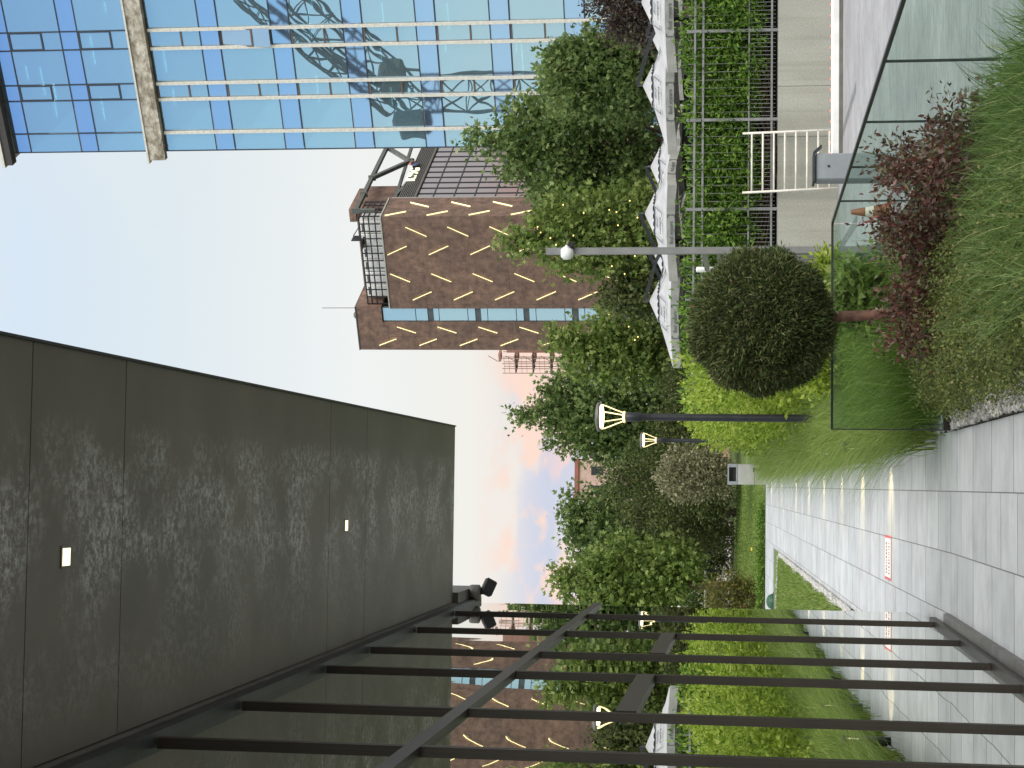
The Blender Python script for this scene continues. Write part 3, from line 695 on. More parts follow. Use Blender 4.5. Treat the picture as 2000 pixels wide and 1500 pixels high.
for i, (u, Y) in enumerate(spots):
    x = at(u, 1400, Y)[0]
    o = tb0 if i == 0 else dup(tb0); o.location = (x, Y, TZ); o['label'] = 'dark square terrace table ' + pos[i]
    o.rotation_euler = (0, 0, GRID)
    for k, s in enumerate((-1, 1)):
        o = ch0 if (i == 0 and k == 0) else dup(ch0)
        o.location = (x + s * .62, Y + random.uniform(-.2, .2), TZ); o.rotation_euler = (0, 0, -s * math.pi / 2 + random.uniform(-.4, .4))
        o['label'] = 'black terrace chair on the %s of the table %s' % (('left', 'right')[k], pos[i])
bw = thing('terrace_bar', 'long low dark bar building in the shade behind the parasols', 'bar', (12, 57, TZ), GRID)
MB().box(-7, 14, -.1, .25, 0, 2.85).box(-7.2, 14, -1.4, .3, 2.851, 3.0).build('wall', M['black'], bw)
MB().box(-6.8, 13.5, -.7, -.25, 0, 1.0).build('counter', simple('dark_brown_wood', (.045, .03, .022), .6, 0, .3, 5), bw)

# ------------------------------------------------------------------ blue glass tower (right)
def frame_at(u, v, Y):
    q = at(u, v, Y); q[2] = 0; return q
bt0 = frame_at(1205, 290, 87)
tw = thing('glass_tower', 'tall blue glass office tower with cream fins and a carved stone band on the right', 'office tower', tuple(bt0), GRID)
bmir, nt, bs, out = new_mat('blue_facade_glass'); nt.nodes.remove(bs)
tcn = N(nt, 'ShaderNodeTexCoord')
g1 = N(nt, 'ShaderNodeBsdfGlossy'); g1.inputs[0].default_value = (.54, .69, .83, 1); g1.inputs['Roughness'].default_value = .01
t1 = N(nt, 'ShaderNodeBsdfTransparent'); t1.inputs[0].default_value = (.45, .72, .78, 1)
dfs = N(nt, 'ShaderNodeBsdfDiffuse'); dfs.inputs[0].default_value = (.42, .58, .64, 1)
m0 = N(nt, 'ShaderNodeMixShader'); m0.inputs[0].default_value = .42; nt.links.new(t1.outputs[0], m0.inputs[1]); nt.links.new(dfs.outputs[0], m0.inputs[2])
ms = N(nt, 'ShaderNodeMixShader'); ms.inputs[0].default_value = .60
nt.links.new(m0.outputs[0], ms.inputs[1]); nt.links.new(g1.outputs[0], ms.inputs[2]); nt.links.new(ms.outputs[0], out.inputs[0])
nz = N(nt, 'ShaderNodeTexNoise'); nz.inputs['Scale'].default_value = .55; nz.inputs['Detail'].default_value = 1
gi = N(nt, 'ShaderNodeObjectInfo'); va = N(nt, 'ShaderNodeVectorMath', operation='ADD'); vm = N(nt, 'ShaderNodeVectorMath', operation='SCALE'); vm.inputs['Scale'].default_value = 37
nt.links.new(gi.outputs['Random'], vm.inputs[0]); nt.links.new(tcn.outputs['Object'], va.inputs[0]); nt.links.new(vm.outputs[0], va.inputs[1]); nt.links.new(va.outputs[0], nz.inputs[0])
b = N(nt, 'ShaderNodeBump'); b.inputs['Distance'].default_value = .007; b.inputs['Strength'].default_value = 1; nt.links.new(nz.outputs[0], b.inputs['Height']); nt.links.new(b.outputs[0], g1.inputs['Normal'])
spn, nt, bs, out = new_mat('blue_spandrel_glass'); bs.inputs['Base Color'].default_value = (.36, .50, .72, 1); bs.inputs['Metallic'].default_value = .85; bs.inputs['Roughness'].default_value = .03
brn = simple('brown_window_frame', (.17, .125, .105), .5, .2, .1, 6)
dkl = simple('dark_mullion', (.06, .065, .085), .5, .3, .1, 6)
BX = [0, 1.04, 2.84, 3.69, 5.54, 6.5, 8.35, 9.2, 11.0]
below = []; z = 31.83
while z > 3: below.append((z - 2.68, z)); z -= 3.70
above = [(32.86, 35.55), (36.5, 39.27)]
W = 11.0
for bi, (z0, z1) in enumerate(below + above):
    low = bi < len(below)
    for k in range(len(BX) - 1):
        x0, x1 = BX[k] + .02, BX[k + 1] - .02
        if z1 < 7: continue
        narrow = k in (2, 4, 6) and True
        narrow = (k % 2 == 0 and k > 0)
        pz0 = z0 + .02; pz1 = z1 - .02
        w = MB().box(-(x1 - x0) / 2, (x1 - x0) / 2, -.01, .01, -(pz1 - pz0) / 2, (pz1 - pz0) / 2).build('window_pane', bmir, tw)
        w.location = ((x0 + x1) / 2, 0, (pz0 + pz1) / 2); w.rotation_euler = (random.uniform(-.006, .006), 0, random.uniform(-.006, .006))
        if k == 4 and bi in (1, 6): w.rotation_euler = (-.13, 0, .01); w.location.y = -.10      # two sashes stand open
        if narrow:
            hw = (x1 - x0) / 2 - .005; hz = (pz1 - pz0) / 2; zm = hz - .62 * 2 * hz
            fm = MB().box(-hw, hw, -.05, -.014, hz - .07, hz).box(-hw, hw, -.05, -.014, zm - .09, zm).box(-hw, -hw + .05, -.05, -.014, zm, hz - .071)
            fm.box(hw - .05, hw, -.05, -.014, zm, hz - .071)
            f_ = fm.build('sash_frame', brn if low else dkl, w)
    if z1 > 7:
        sp0 = z0 - .93 if bi != len(below) else None
        if low: MB().box(0.01, W, -.008, .012, z0 - .96, z0 - .04).build('spandrel_band', spn, tw)
        else: MB().box(0.01, W, -.008, .012, z1 + .04, z1 + .91).build('spandrel_band', spn, tw)
        MB().box(-.012, W, -.04, -.0085, z0 - .035, z0 + .02).build('floor_bead', dkl, tw)
        MB().box(-.012, W, -.04, -.0085, z1 - .02, z1 + .035).build('floor_bead', dkl, tw)
        # what one sees through the glass: floor slab, ceiling, back wall and lit office lamps
        MB().box(.05, W, .3, 9, z1 + .05, z1 + .3).build('ceiling_slab', simple('office_ceiling', (.45, .5, .5), .9, 0, .05, 2) if bi == 0 else bpy.data.materials['office_ceiling'], tw)
        if bi % 1 == 0:
            mb = MB()
            for q in range(4):
                xx = random.uniform(.4, W - 1.5); yy = random.uniform(1.2, 5); mb.box(xx, xx + random.uniform(.5, 1.6), yy, yy + .09, z1 - .06, z1 - .02)
            mb.build('office_lamps', M['officelight'], tw)
            xx = random.uniform(1, 7); MB().box(xx, xx + random.uniform(1.2, 3), 2.2, 2.3, z0, z0 + 2.2).build('partition', M['canvas'], tw)
MB().box(.05, W, 9.05, 9.3, 2, 40).build('core_wall', simple('office_back_wall', (.34, .40, .42), .9, 0, .1, 1), tw)
for x in BX[1:-1]:
    MB().box(x - .075, x + .075, -.16, -.041, 5, 31.80).build('cream_fin', M['cream'], tw)
    MB().box(x - .025, x + .025, -.07, -.041, 32.9, 40.15).build('mullion', dkl, tw)
MB().box(-.015, .03, -.05, .04, 5, 40.2).build('corner_bead', dkl, tw)
sm_, nt, bs, out = new_mat('carved_stone_band')
vz, vh = noise_col(nt, (.30, .25, .19), (.66, .60, .50), 1, 9, mapping=(2.2, 2.2, 3.4), lo=.38, hi=.60, rough=.7)
wv, wh = noise_col(nt, (.70, .68, .64), (1.1, 1.1, 1.1), 1, 3, mapping=(1.1, 1.1, 1.6), lo=.42, hi=.52)
nt.links.new(mixc(nt, 1.0, vz, wv, 'MULTIPLY'), bs.inputs['Base Color']); bs.inputs['Roughness'].default_value = .8; bump(nt, bs, vh, .8, .10)
MB().box(-.38, W, -.38, .0, 31.88, 32.74).build('stone_band', sm_, tw)
MB().box(-.55, W, -.44, .0, 32.745, 32.84).build('band_cap', M['cream'], tw)
MB().box(-.50, W, -.55, .0, 40.22, 40.62).build('cornice', simple('dark_cornice', (.07, .06, .055), .6, 0, .1, 3), tw)
MB().box(-.62, W, -.62, 8, 40.625, 40.80).build('cornice_cap', M['cream'], tw)
MB().box(.05, W, .06, .28, 31.86, 32.84).build('band_core', M['dark'], tw)
MB().box(0.06, W, 9.4, 22, 0, 40.2).build('rear_block', M['darkconc'], tw)

# ------------------------------------------------------------------ brown tower with yellow light strips
bb0 = frame_at(1076, 744, 146)
br_ = thing('brown_tower', 'rust brown panelled tower with slanting yellow light strips and roof plant', 'tower', tuple(bb0), GRID)
rust, nt, bs, out = new_mat('rust_brown_panels')
ca, ha = noise_col(nt, (.115, .070, .054), (.33, .205, .15), 1.5, 10, lo=.38, hi=.70, rough=.76)
cb_, hb = noise_col(nt, (.75, .75, .76), (1.08, 1.05, 1.0), .25, 3); cc = mixc(nt, 1.0, ca, cb_, 'MULTIPLY')
tcn = N(nt, 'ShaderNodeTexCoord'); sx = N(nt, 'ShaderNodeSeparateXYZ'); nt.links.new(tcn.outputs['Object'], sx.inputs[0])
adx = N(nt, 'ShaderNodeMath', operation='ADD'); nt.links.new(sx.outputs[0], adx.inputs[0]); nt.links.new(sx.outputs[1], adx.inputs[1])
cbx = N(nt, 'ShaderNodeCombineXYZ'); nt.links.new(adx.outputs[0], cbx.inputs[0]); nt.links.new(sx.outputs[2], cbx.inputs[1])
bk = N(nt, 'ShaderNodeTexBrick'); bk.offset = .5
for k, v in (('Scale', 1), ('Mortar Size', .022), ('Mortar Smooth', .3), ('Brick Width', 2.1), ('Row Height', 3.72), ('Bias', 0)): bk.inputs[k].default_value = v
bk.inputs['Color1'].default_value = (.96, .96, .96, 1); bk.inputs['Color2'].default_value = (1.08, 1.05, 1.03, 1); bk.inputs['Mortar'].default_value = (.6, .58, .56, 1); nt.links.new(cbx.outputs[0], bk.inputs[0])
nt.links.new(mixc(nt, 1.0, cc, bk.outputs[0], 'MULTIPLY'), bs.inputs['Base Color']); bs.inputs['Roughness'].default_value = .62
XL, XS0, XS1, XP = -12.89, -10.15, -8.78, -8.75
MB().box(XS1, 0, 0, 4.2, 0, 33.1).build('main_block', rust, br_)
MB().box(XL, XS0, 0, 9, 0, 36.25).box(XS0, -8.62, .35, 9, 33.95, 36.251).build('side_block', rust, br_)
MB().box(XS0 + .001, -8.62, 0.02, .349, 33.95, 36.24).build('slot_head', rust, br_)
MB().box(-8.61, -1.0, 4.3, 9.5, 30, 36.3).box(-8.61, -1.0, 4.21, 4.29, 30, 33).build('roof_block', rust, br_)
MB().box(-2.2, -1.0, 4.1, 9, 36.31, 36.9).build('roof_block_cap', rust, br_)
MB().box(XL - .02, -8.6, -.06, 9, 36.253, 36.33).build('coping', M['sill'], br_)
MB().box(XS1, .06, -.06, .18, 33.105, 33.22).box(-.12, .06, .181, 4.2, 33.105, 33.22).build('parapet_coping', M['concrete'], br_)
for zt_, zb_ in ((33.84, 30.95), (30.88, 29.85), (29.3, 28.84), (28.78, 26.27), (26.2, 25.58), (25.05, 24.5), (24.44, 21.95), (21.88, 21.28), (20.75, 20.2), (20.14, 17.65), (17.58, 17), (16.4, 15.9), (15.84, 13.35), (13.3, 12.7), (12.1, 11.6), (11.54, 9.1)):
    w = MB().box(XS0 + .03, XS1 - .03, -.01, .01, -(zt_ - zb_) / 2, (zt_ - zb_) / 2).build('slot_window', bmir, br_); w.location = (0, .22, (zt_ + zb_) / 2); w.rotation_euler = (random.uniform(-.01, .01), 0, 0)
MB().box(XS0 + .01, XS1 - .01, .26, .5, 2, 33.9).build('slot_wall', simple('slot_dark', (.10, .115, .125), .6, 0, .1, 1), br_)
M['housing'] = simple('dark_light_housing', (.05, .035, .028), .5, .2, .1, 4)
def strip_light(x0, z0, x1, z1, side=False):
    a, b = ((-.0, x0, z0), (0, x1, z1)) if side else ((x0, 0, z0), (x1, 0, z1))
    off = Vector((.04, 0, 0)) if side else Vector((0, -.04, 0))
    h_ = MB().bar(Vector(a) + off * .45, Vector(b) + off * .45, .22, .05).build('light_strip', M['housing'], br_)
    MB().bar(Vector(a) + off, Vector(b) + off, .15, .07).build('tube', M['striplight'], h_)
P_ = 3.66
for (x0, z0, x1, z1) in ((-.97, 31.04, -1.85, 29.27), (-3.58, 32.85, -2.76, 31.1), (-5.4, 32.8, -6.19, 31.1), (-7.94, 30.98, -7.14, 29.26), (-10.6, 32.67, -11.2, 31.01), (-12.45, 34.44, -11.8, 32.84)):
    for k in range(7): strip_light(x0, z0 - P_ * k, x1, z1 - P_ * k)
for (x0, z0, x1, z1) in ((3.1, 31.05, 2.1, 29.26), (.25, 32.8, 1.1, 31.1)):
    for k in range(6): strip_light(x0, z0 - P_ * k, x1, z1 - P_ * k, True)
ac = simple('white_plant_casing', (.88, .87, .85), .6, 0, .12, 2)
for i in range(6):
    x = -8.2 + i * 1.22; u_ = MB().box(x, x + 1.14, 1.3, 3.5, 33.25, 35.45, .06).build('roof_plant', ac, br_)
    MB().box(x + .2, x + .92, 1.26, 1.295, 35.05, 35.2).build('grille', M['sill'], u_)
rl = MB()
for i in range(13): rl.box(-8.6 + i * .70, -8.51 + i * .70, .48, .55, 33.23, 35.15)
for z in (33.75, 34.3, 34.75, 35.15): rl.box(-8.6, -.2, .47, .56, z, z + .10)
for i in range(5): rl.box(-.24, -.15, .6 + i * .8, .69 + i * .8, 33.23, 35.15)
for z in (33.75, 34.3, 34.75, 35.15): rl.box(-.24, -.15, .561, 4, z, z + .10)
rl.build('roof_railing', M['black'], br_)
MB().box(-3.4, -2.6, .6, 2.0, 35.2, 35.3).box(-2.65, -2.6, .9, 2, 35.3, 36.2).box(-1.9, -1.8, 2.2, 3.2, 33.2, 35.6).bar((-2.6, 2, 36.2), (-.9, 2, 35.0), .08, .08).build('roof_stair', M['dark'], br_)
MB().tube([(-9.3, 1.2, 36.33), (-9.3, 1.2, 39.6)], .025, 6).build('antenna', M['dark'], br_)
MB().lathe([(0, 0), (.4, .0), (.36, .22), (.2, .38), (0, .42)], (-9.9, 1.0, 36.34), 14).build('roof_dome', M['sill'], br_)

# dark glass office block standing behind the brown tower's right flank
kb = thing('dark_office_block', 'dark grey glass office block with gridded panes and steel roof frame beside the brown tower', 'office block', tuple(bb0), GRID)
kg, nt, bs, out = new_mat('smoky_facade_glass'); bs.inputs['Base Color'].default_value = (.38, .36, .40, 1); bs.inputs['Metallic'].default_value = .9; bs.inputs['Roughness'].default_value = .04
tcn = N(nt, 'ShaderNodeTexCoord'); nz = N(nt, 'ShaderNodeTexNoise'); nz.inputs['Scale'].default_value = .35; nt.links.new(tcn.outputs['Object'], nz.inputs[0]); bump(nt, bs, nz.outputs[0], 1, .05)
MB().box(-9, -.35, 4.3, 34, 0, 30).build('block_core', M['dark'], kb)
MB().box(-.34, -.30, 4.3, 34, 2, 30.9).build('glass_wall', kg, kb)
gr = MB()
for y in np.arange(4.6, 34, 1.28): gr.box(-.299, -.24, y - .04, y + .04, 2, 30.9)
for z in np.arange(3.5, 31, 1.85): gr.box(-.2985, -.245, 4.3, 34, z - .05, z + .05)
gr.build('mullion_grid', simple('dark_grid', (.05, .05, .058), .5, .3, .1, 4), kb)
MB().box(-.5, -.05, 4.22, 4.55, 0, 33.0).build('pale_edge', simple('pale_edge_panel', (.34, .32, .30), .6, 0, .1, 2), kb)
lv = MB()
for i in range(9): lv.box(-.42, -.2, 4.6, 34, 31.05 + i * .165, 31.15 + i * .165)
lv.build('louvres', simple('louvre_grey', (.13, .125, .118), .6, .2, .1, 3), kb)
MB().box(-.46, -.12, 4.56, 34, 30.86, 31.02).build('louvre_rail', M['sill'], kb)
stl = simple('grey_green_steel', (.135, .14, .128), .55, .2, .15, 2)
fr = MB()
for a, b_, w in (((0, 1.4, 35.6), (0, 17.5, 35.7), .34), ((0, 1.4, 35.6), (0, 1.4, 33.9), .34), ((0, 9.0, 35.6), (0, 13.4, 32.6), .34), ((0, 16.6, 35.6), (0, 12.6, 32.5), .34), ((-1, 4.6, 33.0), (-1, 20, 33.9), .26), ((-1, 7.2, 33.2), (0, 9.8, 31.8), .24)):
    fr.bar(a, b_, w, w)
for y in (1.4, 5.1, 9.0, 16.6): fr.box(-.24, .24, y - .09, y + .09, 35.3, 35.95)
fr.build('steel_frame', stl, kb)
MB().box(-.52, -.43, 4.6, 34, 31.0, 32.5).build('louvre_backing', M['dark'], kb)
sg = thing('roof_sign', 'lit white KMG letters with a small dark emblem on the dark office block', 'sign', tuple(bb0), GRID)
for ch, y, s in (('K', 8.75, 1), ('M', 9.85, 1), ('G', 11.05, 1)):
    text_mesh(ch, 1.25, M['signlight'], 'letter', sg, (-.05, y, 31.98), math.pi / 2, math.pi / 2, .05)
em = MB().lathe([(0, -.04), (.42, -.04), (.42, .04), (0, .04)], n=24).build('emblem_disc', simple('dark_blue_emblem', (.06, .08, .16), .4, 0, .1, 3), sg)
em.location = (.02, 12.2, 32.15); em.rotation_euler = (0, math.pi / 2, 0); em.scale = (1, .8, 1)
MB().tube([(.08, 11.9, 32.5), (.08, 12.15, 32.68), (.08, 12.5, 32.6), (.08, 12.7, 32.3)], [.03, .11, .10, .03], 8).build('emblem_wing', simple('coral_emblem', (.60, .22, .20), .5, 0, .1, 3), sg)

# ------------------------------------------------------------------ farther buildings
pk = simple('peach_render', (.52, .29, .22), .85, 0, .15, 1.2); pk2 = simple('pale_peach_render', (.60, .42, .34), .85, 0, .15, 1.2)
sc = thing('scaffolded_block', 'orange apartment block under scaffolding showing past the left edge of the brown tower', 'apartment block', (0, 172, 0), GRID)
c0 = frame_at(806, 1000, 172); sc.location = tuple(c0)
def zz(v, Y): return at(800, v, Y)[2]
ztop = zz(990, 172)
MB().box(.3, 14, 0, 8, 0, ztop).build('wall', pk, sc)
dk_ = MB(); ps = MB(); rl2 = MB()
lv_ = [zz(v, 172) for v in (972, 1006, 1040, 1075, 1110, 1145, 1180, 1215, 1250)]
for i, z in enumerate(lv_[1:]):
    dk_.box(-1.75, .25, -.6, .9, z - .09, z + .02); MB().box(-1.75, .25, -.61, -.57, z + .55, z + .59).build('scaffold_rail', pk2, sc); MB().box(-1.75, .25, -.61, -.57, z + 1.05, z + 1.09).build('scaffold_rail', pk2, sc)
for x in (-1.72, -1.2, -.65, -.05): ps.box(x - .03, x + .03, -.60, -.54, 0, lv_[1] + 1.3); ps.box(x - .03, x + .03, .84, .9, 0, lv_[1] + 1.3)
dk_.build('scaffold_decks', simple('scaffold_deck', (.30, .22, .20), .8, 0, .2, 2), sc); ps.build('scaffold_poles', pk2, sc);
bk_ = MB()
for z in lv_: bk_.box(-.5, .3, -.4, .6, z - .35, z - .12); bk_.bar((-.45, -.5, z - .1), (.2, -.5, z + .9), .05, .05)
bk_.build('balcony_brackets', pk, sc)
def house(name, label, u0, u1, vt, Y, mat, roof, lines):
    x0, x1 = at(u0, vt, Y)[0], at(u1, vt, Y)[0]; zt = at(u0, vt, Y)[2]
    r = thing(name, label, 'building', ((x0 + x1) / 2, Y, 0))
    w = (x1 - x0) / 2
    MB().box(-w, w, 0, 9, 0, zt - .45).build('wall', mat, r)
    MB().box(-w - .15, w + .15, -.2, 9.2, zt - .445, zt).build('roof', roof, r)
    nf = max(1, int((zt - 4) / 3.0))
    for f in range(nf):
        for k in range(max(1, int(w * 2 / 2.2))):
            xx = -w + 1.1 + k * 2.2; wz = zt - 2.6 - f * 3
            MB().box(xx - .5, xx + .5, -.03, .06, wz - .7, wz + .7).build('window', M['dark'], r)
    return r
house('town_house', 'peach coloured house with a dark roof edge seen in the gap between two trees', 525, 602, 1122, 200, pk2, simple('brick_red_roof', (.36, .13, .09), .8, 0, .2, 2), 3)
house('town_house', 'lower pale pink house behind the dark conifers on the left', 455, 548, 1150, 215, simple('pale_pink_render', (.62, .48, .42), .85, 0, .1, 1), simple('grey_roof', (.25, .24, .24), .8, 0, .1, 2), 3)
house('town_house', 'brick red house mostly hidden behind the tree over the far lamp', 560, 700, 1225, 150, pk, simple('dark_brick_roof', (.22, .08, .06), .8, 0, .2, 2), 3)

# tower crane that mirrors in the blue glass
q = at(1205, 290, 87); pn = np.array([q[0], q[1], 0]); E2v = E2
def mirror_pt(u, v, extra):
    d = ray(u, v); t = ((pn - C0) @ E2v) / (d @ E2v); P = C0 + d * (t + extra)
    k = (P - pn) @ E2v; return P - 2 * k * E2v
EX = 38
cA, cB = mirror_pt(1322, 1100, EX), mirror_pt(1322, 800, EX); jA, jB = mirror_pt(1285, 835, EX), mirror_pt(1520, 560, EX)
cr = thing('tower_crane', 'lattice tower crane mirrored in the blue glass tower facade', 'crane', (cA[0], cA[1], 0))
steel = simple('crane_steel', (.06, .065, .07), .6, .2, .2, 2)
def lattice(mb, a, b, w, step):
    a, b = Vector(a), Vector(b); t = (b - a); L = t.length; t.normalize(); up = Vector((0, 0, 1)) if abs(t.z) < .9 else Vector((1, 0, 0))
    s = t.cross(up).normalized() * w / 2; r = t.cross(s).normalized() * w / 2; n = max(1, int(L / step))
    cs = [s + r, s - r, -s - r, -s + r]
    for c in cs: mb.bar(a + c, b + c, .17, .17)
    for i in range(n):
        p0 = a + t * L * i / n; p1 = a + t * L * (i + 1) / n
        for k in range(4): mb.bar(p0 + cs[k], p1 + cs[(k + 1) % 4], .09, .09); mb.bar(p0 + cs[k], p0 + cs[(k + 1) % 4], .08, .08)
mb = MB(); lattice(mb, (cA[0], cA[1], 0), (cA[0], cA[1], cB[2]), 1.9, 1.9); mb.build('mast', steel, cr, True)
mb = MB(); lattice(mb, jA, jB, 1.7, 1.7); mb.build('jib', steel, cr, True)
mb = MB(); lattice(mb, jA + np.array([0, 0, 2.2]), jB + np.array([0, 0, 3.6]), .9, 1.7); mb.build('jib_stay', steel, cr, True)
cq = mirror_pt(1345, 770, EX); MB().box(cq[0] - .8, cq[0] + .8, cq[1] - .8, cq[1] + .8, cq[2] - .9, cq[2] + .9, .2).build('cab', simple('olive_cab', (.12, .12, .085), .6, 0, .2, 1), cr, True)
cq = mirror_pt(1262, 800, EX); MB().box(cq[0] - .8, cq[0] + .8, cq[1] - .7, cq[1] + .7, cq[2] - 1.6, cq[2] + .8, .2).build('counterweight', steel, cr, True)

# ------------------------------------------------------------------ vegetation
def unit(a): return a / np.maximum(np.linalg.norm(a, axis=1, keepdims=True), 1e-9)
def leaf_mesh(name, P, D, L, Wd, mat, parent, fold=.25, shape='kite'):
    """leaves at P growing along D: each a small folded blade"""
    n = len(P); D = unit(D); A = unit(np.cross(D, RNG.normal(size=(n, 3)))); B = np.cross(D, A)
    L = np.broadcast_to(np.asarray(L, float), (n,))[:, None]; Wd = np.broadcast_to(np.asarray(Wd, float), (n,))[:, None]
    if shape == 'kite':
        V = np.stack([P, P + D * L * .45 + A * Wd * .5 + B * Wd * fold, P + D * L, P + D * L * .45 - A * Wd * .5 + B * Wd * fold], 1)
        F = np.arange(n * 4).reshape(n, 4)
        return np_mesh(name, V.reshape(-1, 3), F, mat, parent, True)
    if shape == 'lobed':   # five-lobed leaf as three narrow kites
        parts = []
        for sgn, ln, sp_ in ((0, 1, .42), (1, .8, .38), (-1, .8, .38)):
            d2 = unit(D + sgn * A * .85); a2 = np.cross(d2, B)
            l2 = L * ln; w2 = L * sp_
            parts.append(np.stack([P, P + d2 * l2 * .5 + a2 * w2 * .5, P + d2 * l2 - B * L * .12, P + d2 * l2 * .5 - a2 * w2 * .5], 1))
        V = np.stack(parts, 1).reshape(-1, 3)
        # the three lobes share their base vertex so that one leaf keeps one tone
        idx = np.arange(n * 12).reshape(n, 3, 4); idx[:, 1, 0] = idx[:, 0, 0]; idx[:, 2, 0] = idx[:, 0, 0]
        return np_mesh(name, V, idx.reshape(-1, 4), mat, parent, True)
def sphere_dirs(n): return unit(RNG.normal(size=(n, 3)))
def crown(blobs, n_leaf, twig=.30, per=9, shell=.55):
    """leaf positions and directions clumped on twigs through the volume of the blobs (x,y,z,rx,ry,rz)"""
    B = np.array(blobs, float); wgt = B[:, 3] * B[:, 5] * B[:, 4]; wgt = wgt ** .75 / (wgt ** .75).sum()
    nt_ = max(1, n_leaf // per); k = RNG.choice(len(B), nt_, p=wgt)
    d = sphere_dirs(nt_); r = shell + (1.08 - shell) * RNG.random(nt_) ** .7
    low = RNG.random(nt_) < .18; r[low] *= RNG.random(low.sum())
    C = B[k, :3] + d * r[:, None] * B[k, 3:6]
    tw = unit(d + RNG.normal(size=(nt_, 3)) * .55 + np.array([0, 0, .25]))
    s = np.linspace(-.5, .5, per)
    P = C[:, None, :] + tw[:, None, :] * (s * twig * 2)[None, :, None] + RNG.normal(size=(nt_, per, 3)) * twig * .38
    D = tw[:, None, :] * .4 + d[:, None, :] * .4 + RNG.normal(size=(nt_, per, 3)) * .7 + np.array([0, 0, -.15])
    return P.reshape(-1, 3), D.reshape(-1, 3)
GREEN = leafmat('mid_green_leaves', [(0, (.064, .110, .032)), (.45, (.155, .235, .068)), (.8, (.25, .34, .105)), (1, (.42, .49, .20))], 0.48, 0.45, 0.4)
LIME = leafmat('light_green_leaves', [(0, (.095, .150, .034)), (.5, (.22, .315, .070)), (1, (.42, .49, .16))], 0.5, 0.45, 0.4)
DARKG = leafmat('dark_green_needles', [(0, (.032, .050, .015)), (.5, (.085, .118, .033)), (1, (.19, .215, .07))], 0.25, 0.5, 0.3)
YEW = leafmat('clipped_yew_needles', [(0, (.038, .058, .019)), (.5, (.085, .118, .034)), (.85, (.130, .165, .052)), (.95, (.21, .21, .09)), (1, (.18, .10, .05))], 0.18, 0.5, 0.35)
PURPLE = leafmat('dark_purple_leaves', [(0, (.030, .018, .018)), (.6, (.075, .045, .040)), (.85, (.11, .10, .06)), (1, (.16, .14, .09))], 0.25, 0.5, 0.4)
REDL = leafmat('wine_red_leaves', [(0, (.060, .026, .022)), (.35, (.125, .045, .036)), (.6, (.20, .070, .055)), (.70, (.10, .105, .045)), (.9, (.22, .18, .10)), (.96, (.34, .30, .26)), (1, (.36, .09, .10))], 0.3, 0.42, 0.5)
OLIVE = leafmat('variegated_olive_leaves', [(0, (.15, .145, .07)), (.5, (.26, .25, .13)), (1, (.42, .40, .26))], 0.3, 0.5, 0.35)
CHART = leafmat('yellow_green_leaves', [(0, (.11, .18, .012)), (.4, (.25, .36, .035)), (.85, (.42, .52, .085)), (1, (.55, .62, .16))], 0.45, 0.5, 0.3)
HEDG = leafmat('fence_hedge_leaves', [(0, (0.045, 0.102, 0.015)), (.5, (0.128, 0.240, 0.033)), (1, (0.270, 0.405, 0.075))], .35)
COTO = leafmat('small_olive_green_leaves', [(0, (.055, .085, .020)), (.5, (.135, .180, .042)), (.9, (.22, .25, .07)), (1, (.34, .30, .14))], 0.3, 0.45, 0.4)
OGRASS = leafmat('ornamental_grass_blades', [(0, (.095, .160, .026)), (.5, (.20, .30, .052)), (.88, (.30, .39, .09)), (1, (.42, .43, .18))], 0.42, 0.45, 0.35)
NGRASS = leafmat('near_grass_blades', [(0, (.060, .115, .026)), (.5, (.135, .225, .055)), (.9, (.23, .33, .10)), (1, (.46, .43, .20))], 0.38, 0.45, 0.35)

def px_blobs(lst, Y, dy=.9):
    out = []
    for b in lst:
        u, v, ru, rv = b[:4]; yo = b[4] if len(b) > 4 else 0
        q = at(u, v, Y + yo); k = (Y + yo) / F_PX; out.append((q[0], q[1], q[2], ru * k, max(ru, rv) * k * dy, rv * k))
    return out
def tree(name, label, blobs, Y, base_u, base_z, n, mat, group, leaf=.17, twig=.32, shape='lobed', trunk_r=.16, wid=.75, core=None, cat='tree', tmat='bark', shell=.5):
    bl = px_blobs(blobs, Y); bx_ = at(base_u, 1400, Y)[0]
    r = thing(name, label, cat, (bx_, Y, base_z), group=group)
    P, D = crown(bl, n, twig, shell=shell)
    L = leaf * (.65 + .7 * RNG.random(len(P)))
    leaf_mesh('crown', P, D, L, L * wid, mat, r, shape=shape)
    mb = MB(); zc = np.average([b[2] for b in bl]); top = max(b[2] for b in bl)
    mb.tube([(bx_, Y, base_z - .2), (bx_ + .04, Y, base_z + (zc - base_z) * .5), (bx_, Y + .05, zc), (bx_ + .05, Y, top)], [trunk_r, trunk_r * .85, trunk_r * .6, trunk_r * .2], 9)
    for b in bl:
        z0 = base_z + (min(b[2], top) - base_z) * .55
        mb.tube([(bx_, Y, z0), ((bx_ + b[0]) / 2, (Y + b[1]) / 2, (z0 + b[2]) / 2 + .2), (b[0], b[1], b[2])], [trunk_r * .5, trunk_r * .33, trunk_r * .12], 6)
        for k in range(5):
            dd = sphere_dirs(1)[0]; e = np.array(b[:3]) + dd * np.array(b[3:6]) * .85
            mb.tube([tuple(b[:3]), tuple((np.array(b[:3]) + e) / 2 + [0, 0, .1]), tuple(e)], [trunk_r * .14, trunk_r * .09, .012], 5, False)
    mb.build('trunk', M[tmat], r, True)
    return r
G1 = 'leafy plane trees behind the parasols'; G2 = 'leafy trees on the left of the park'
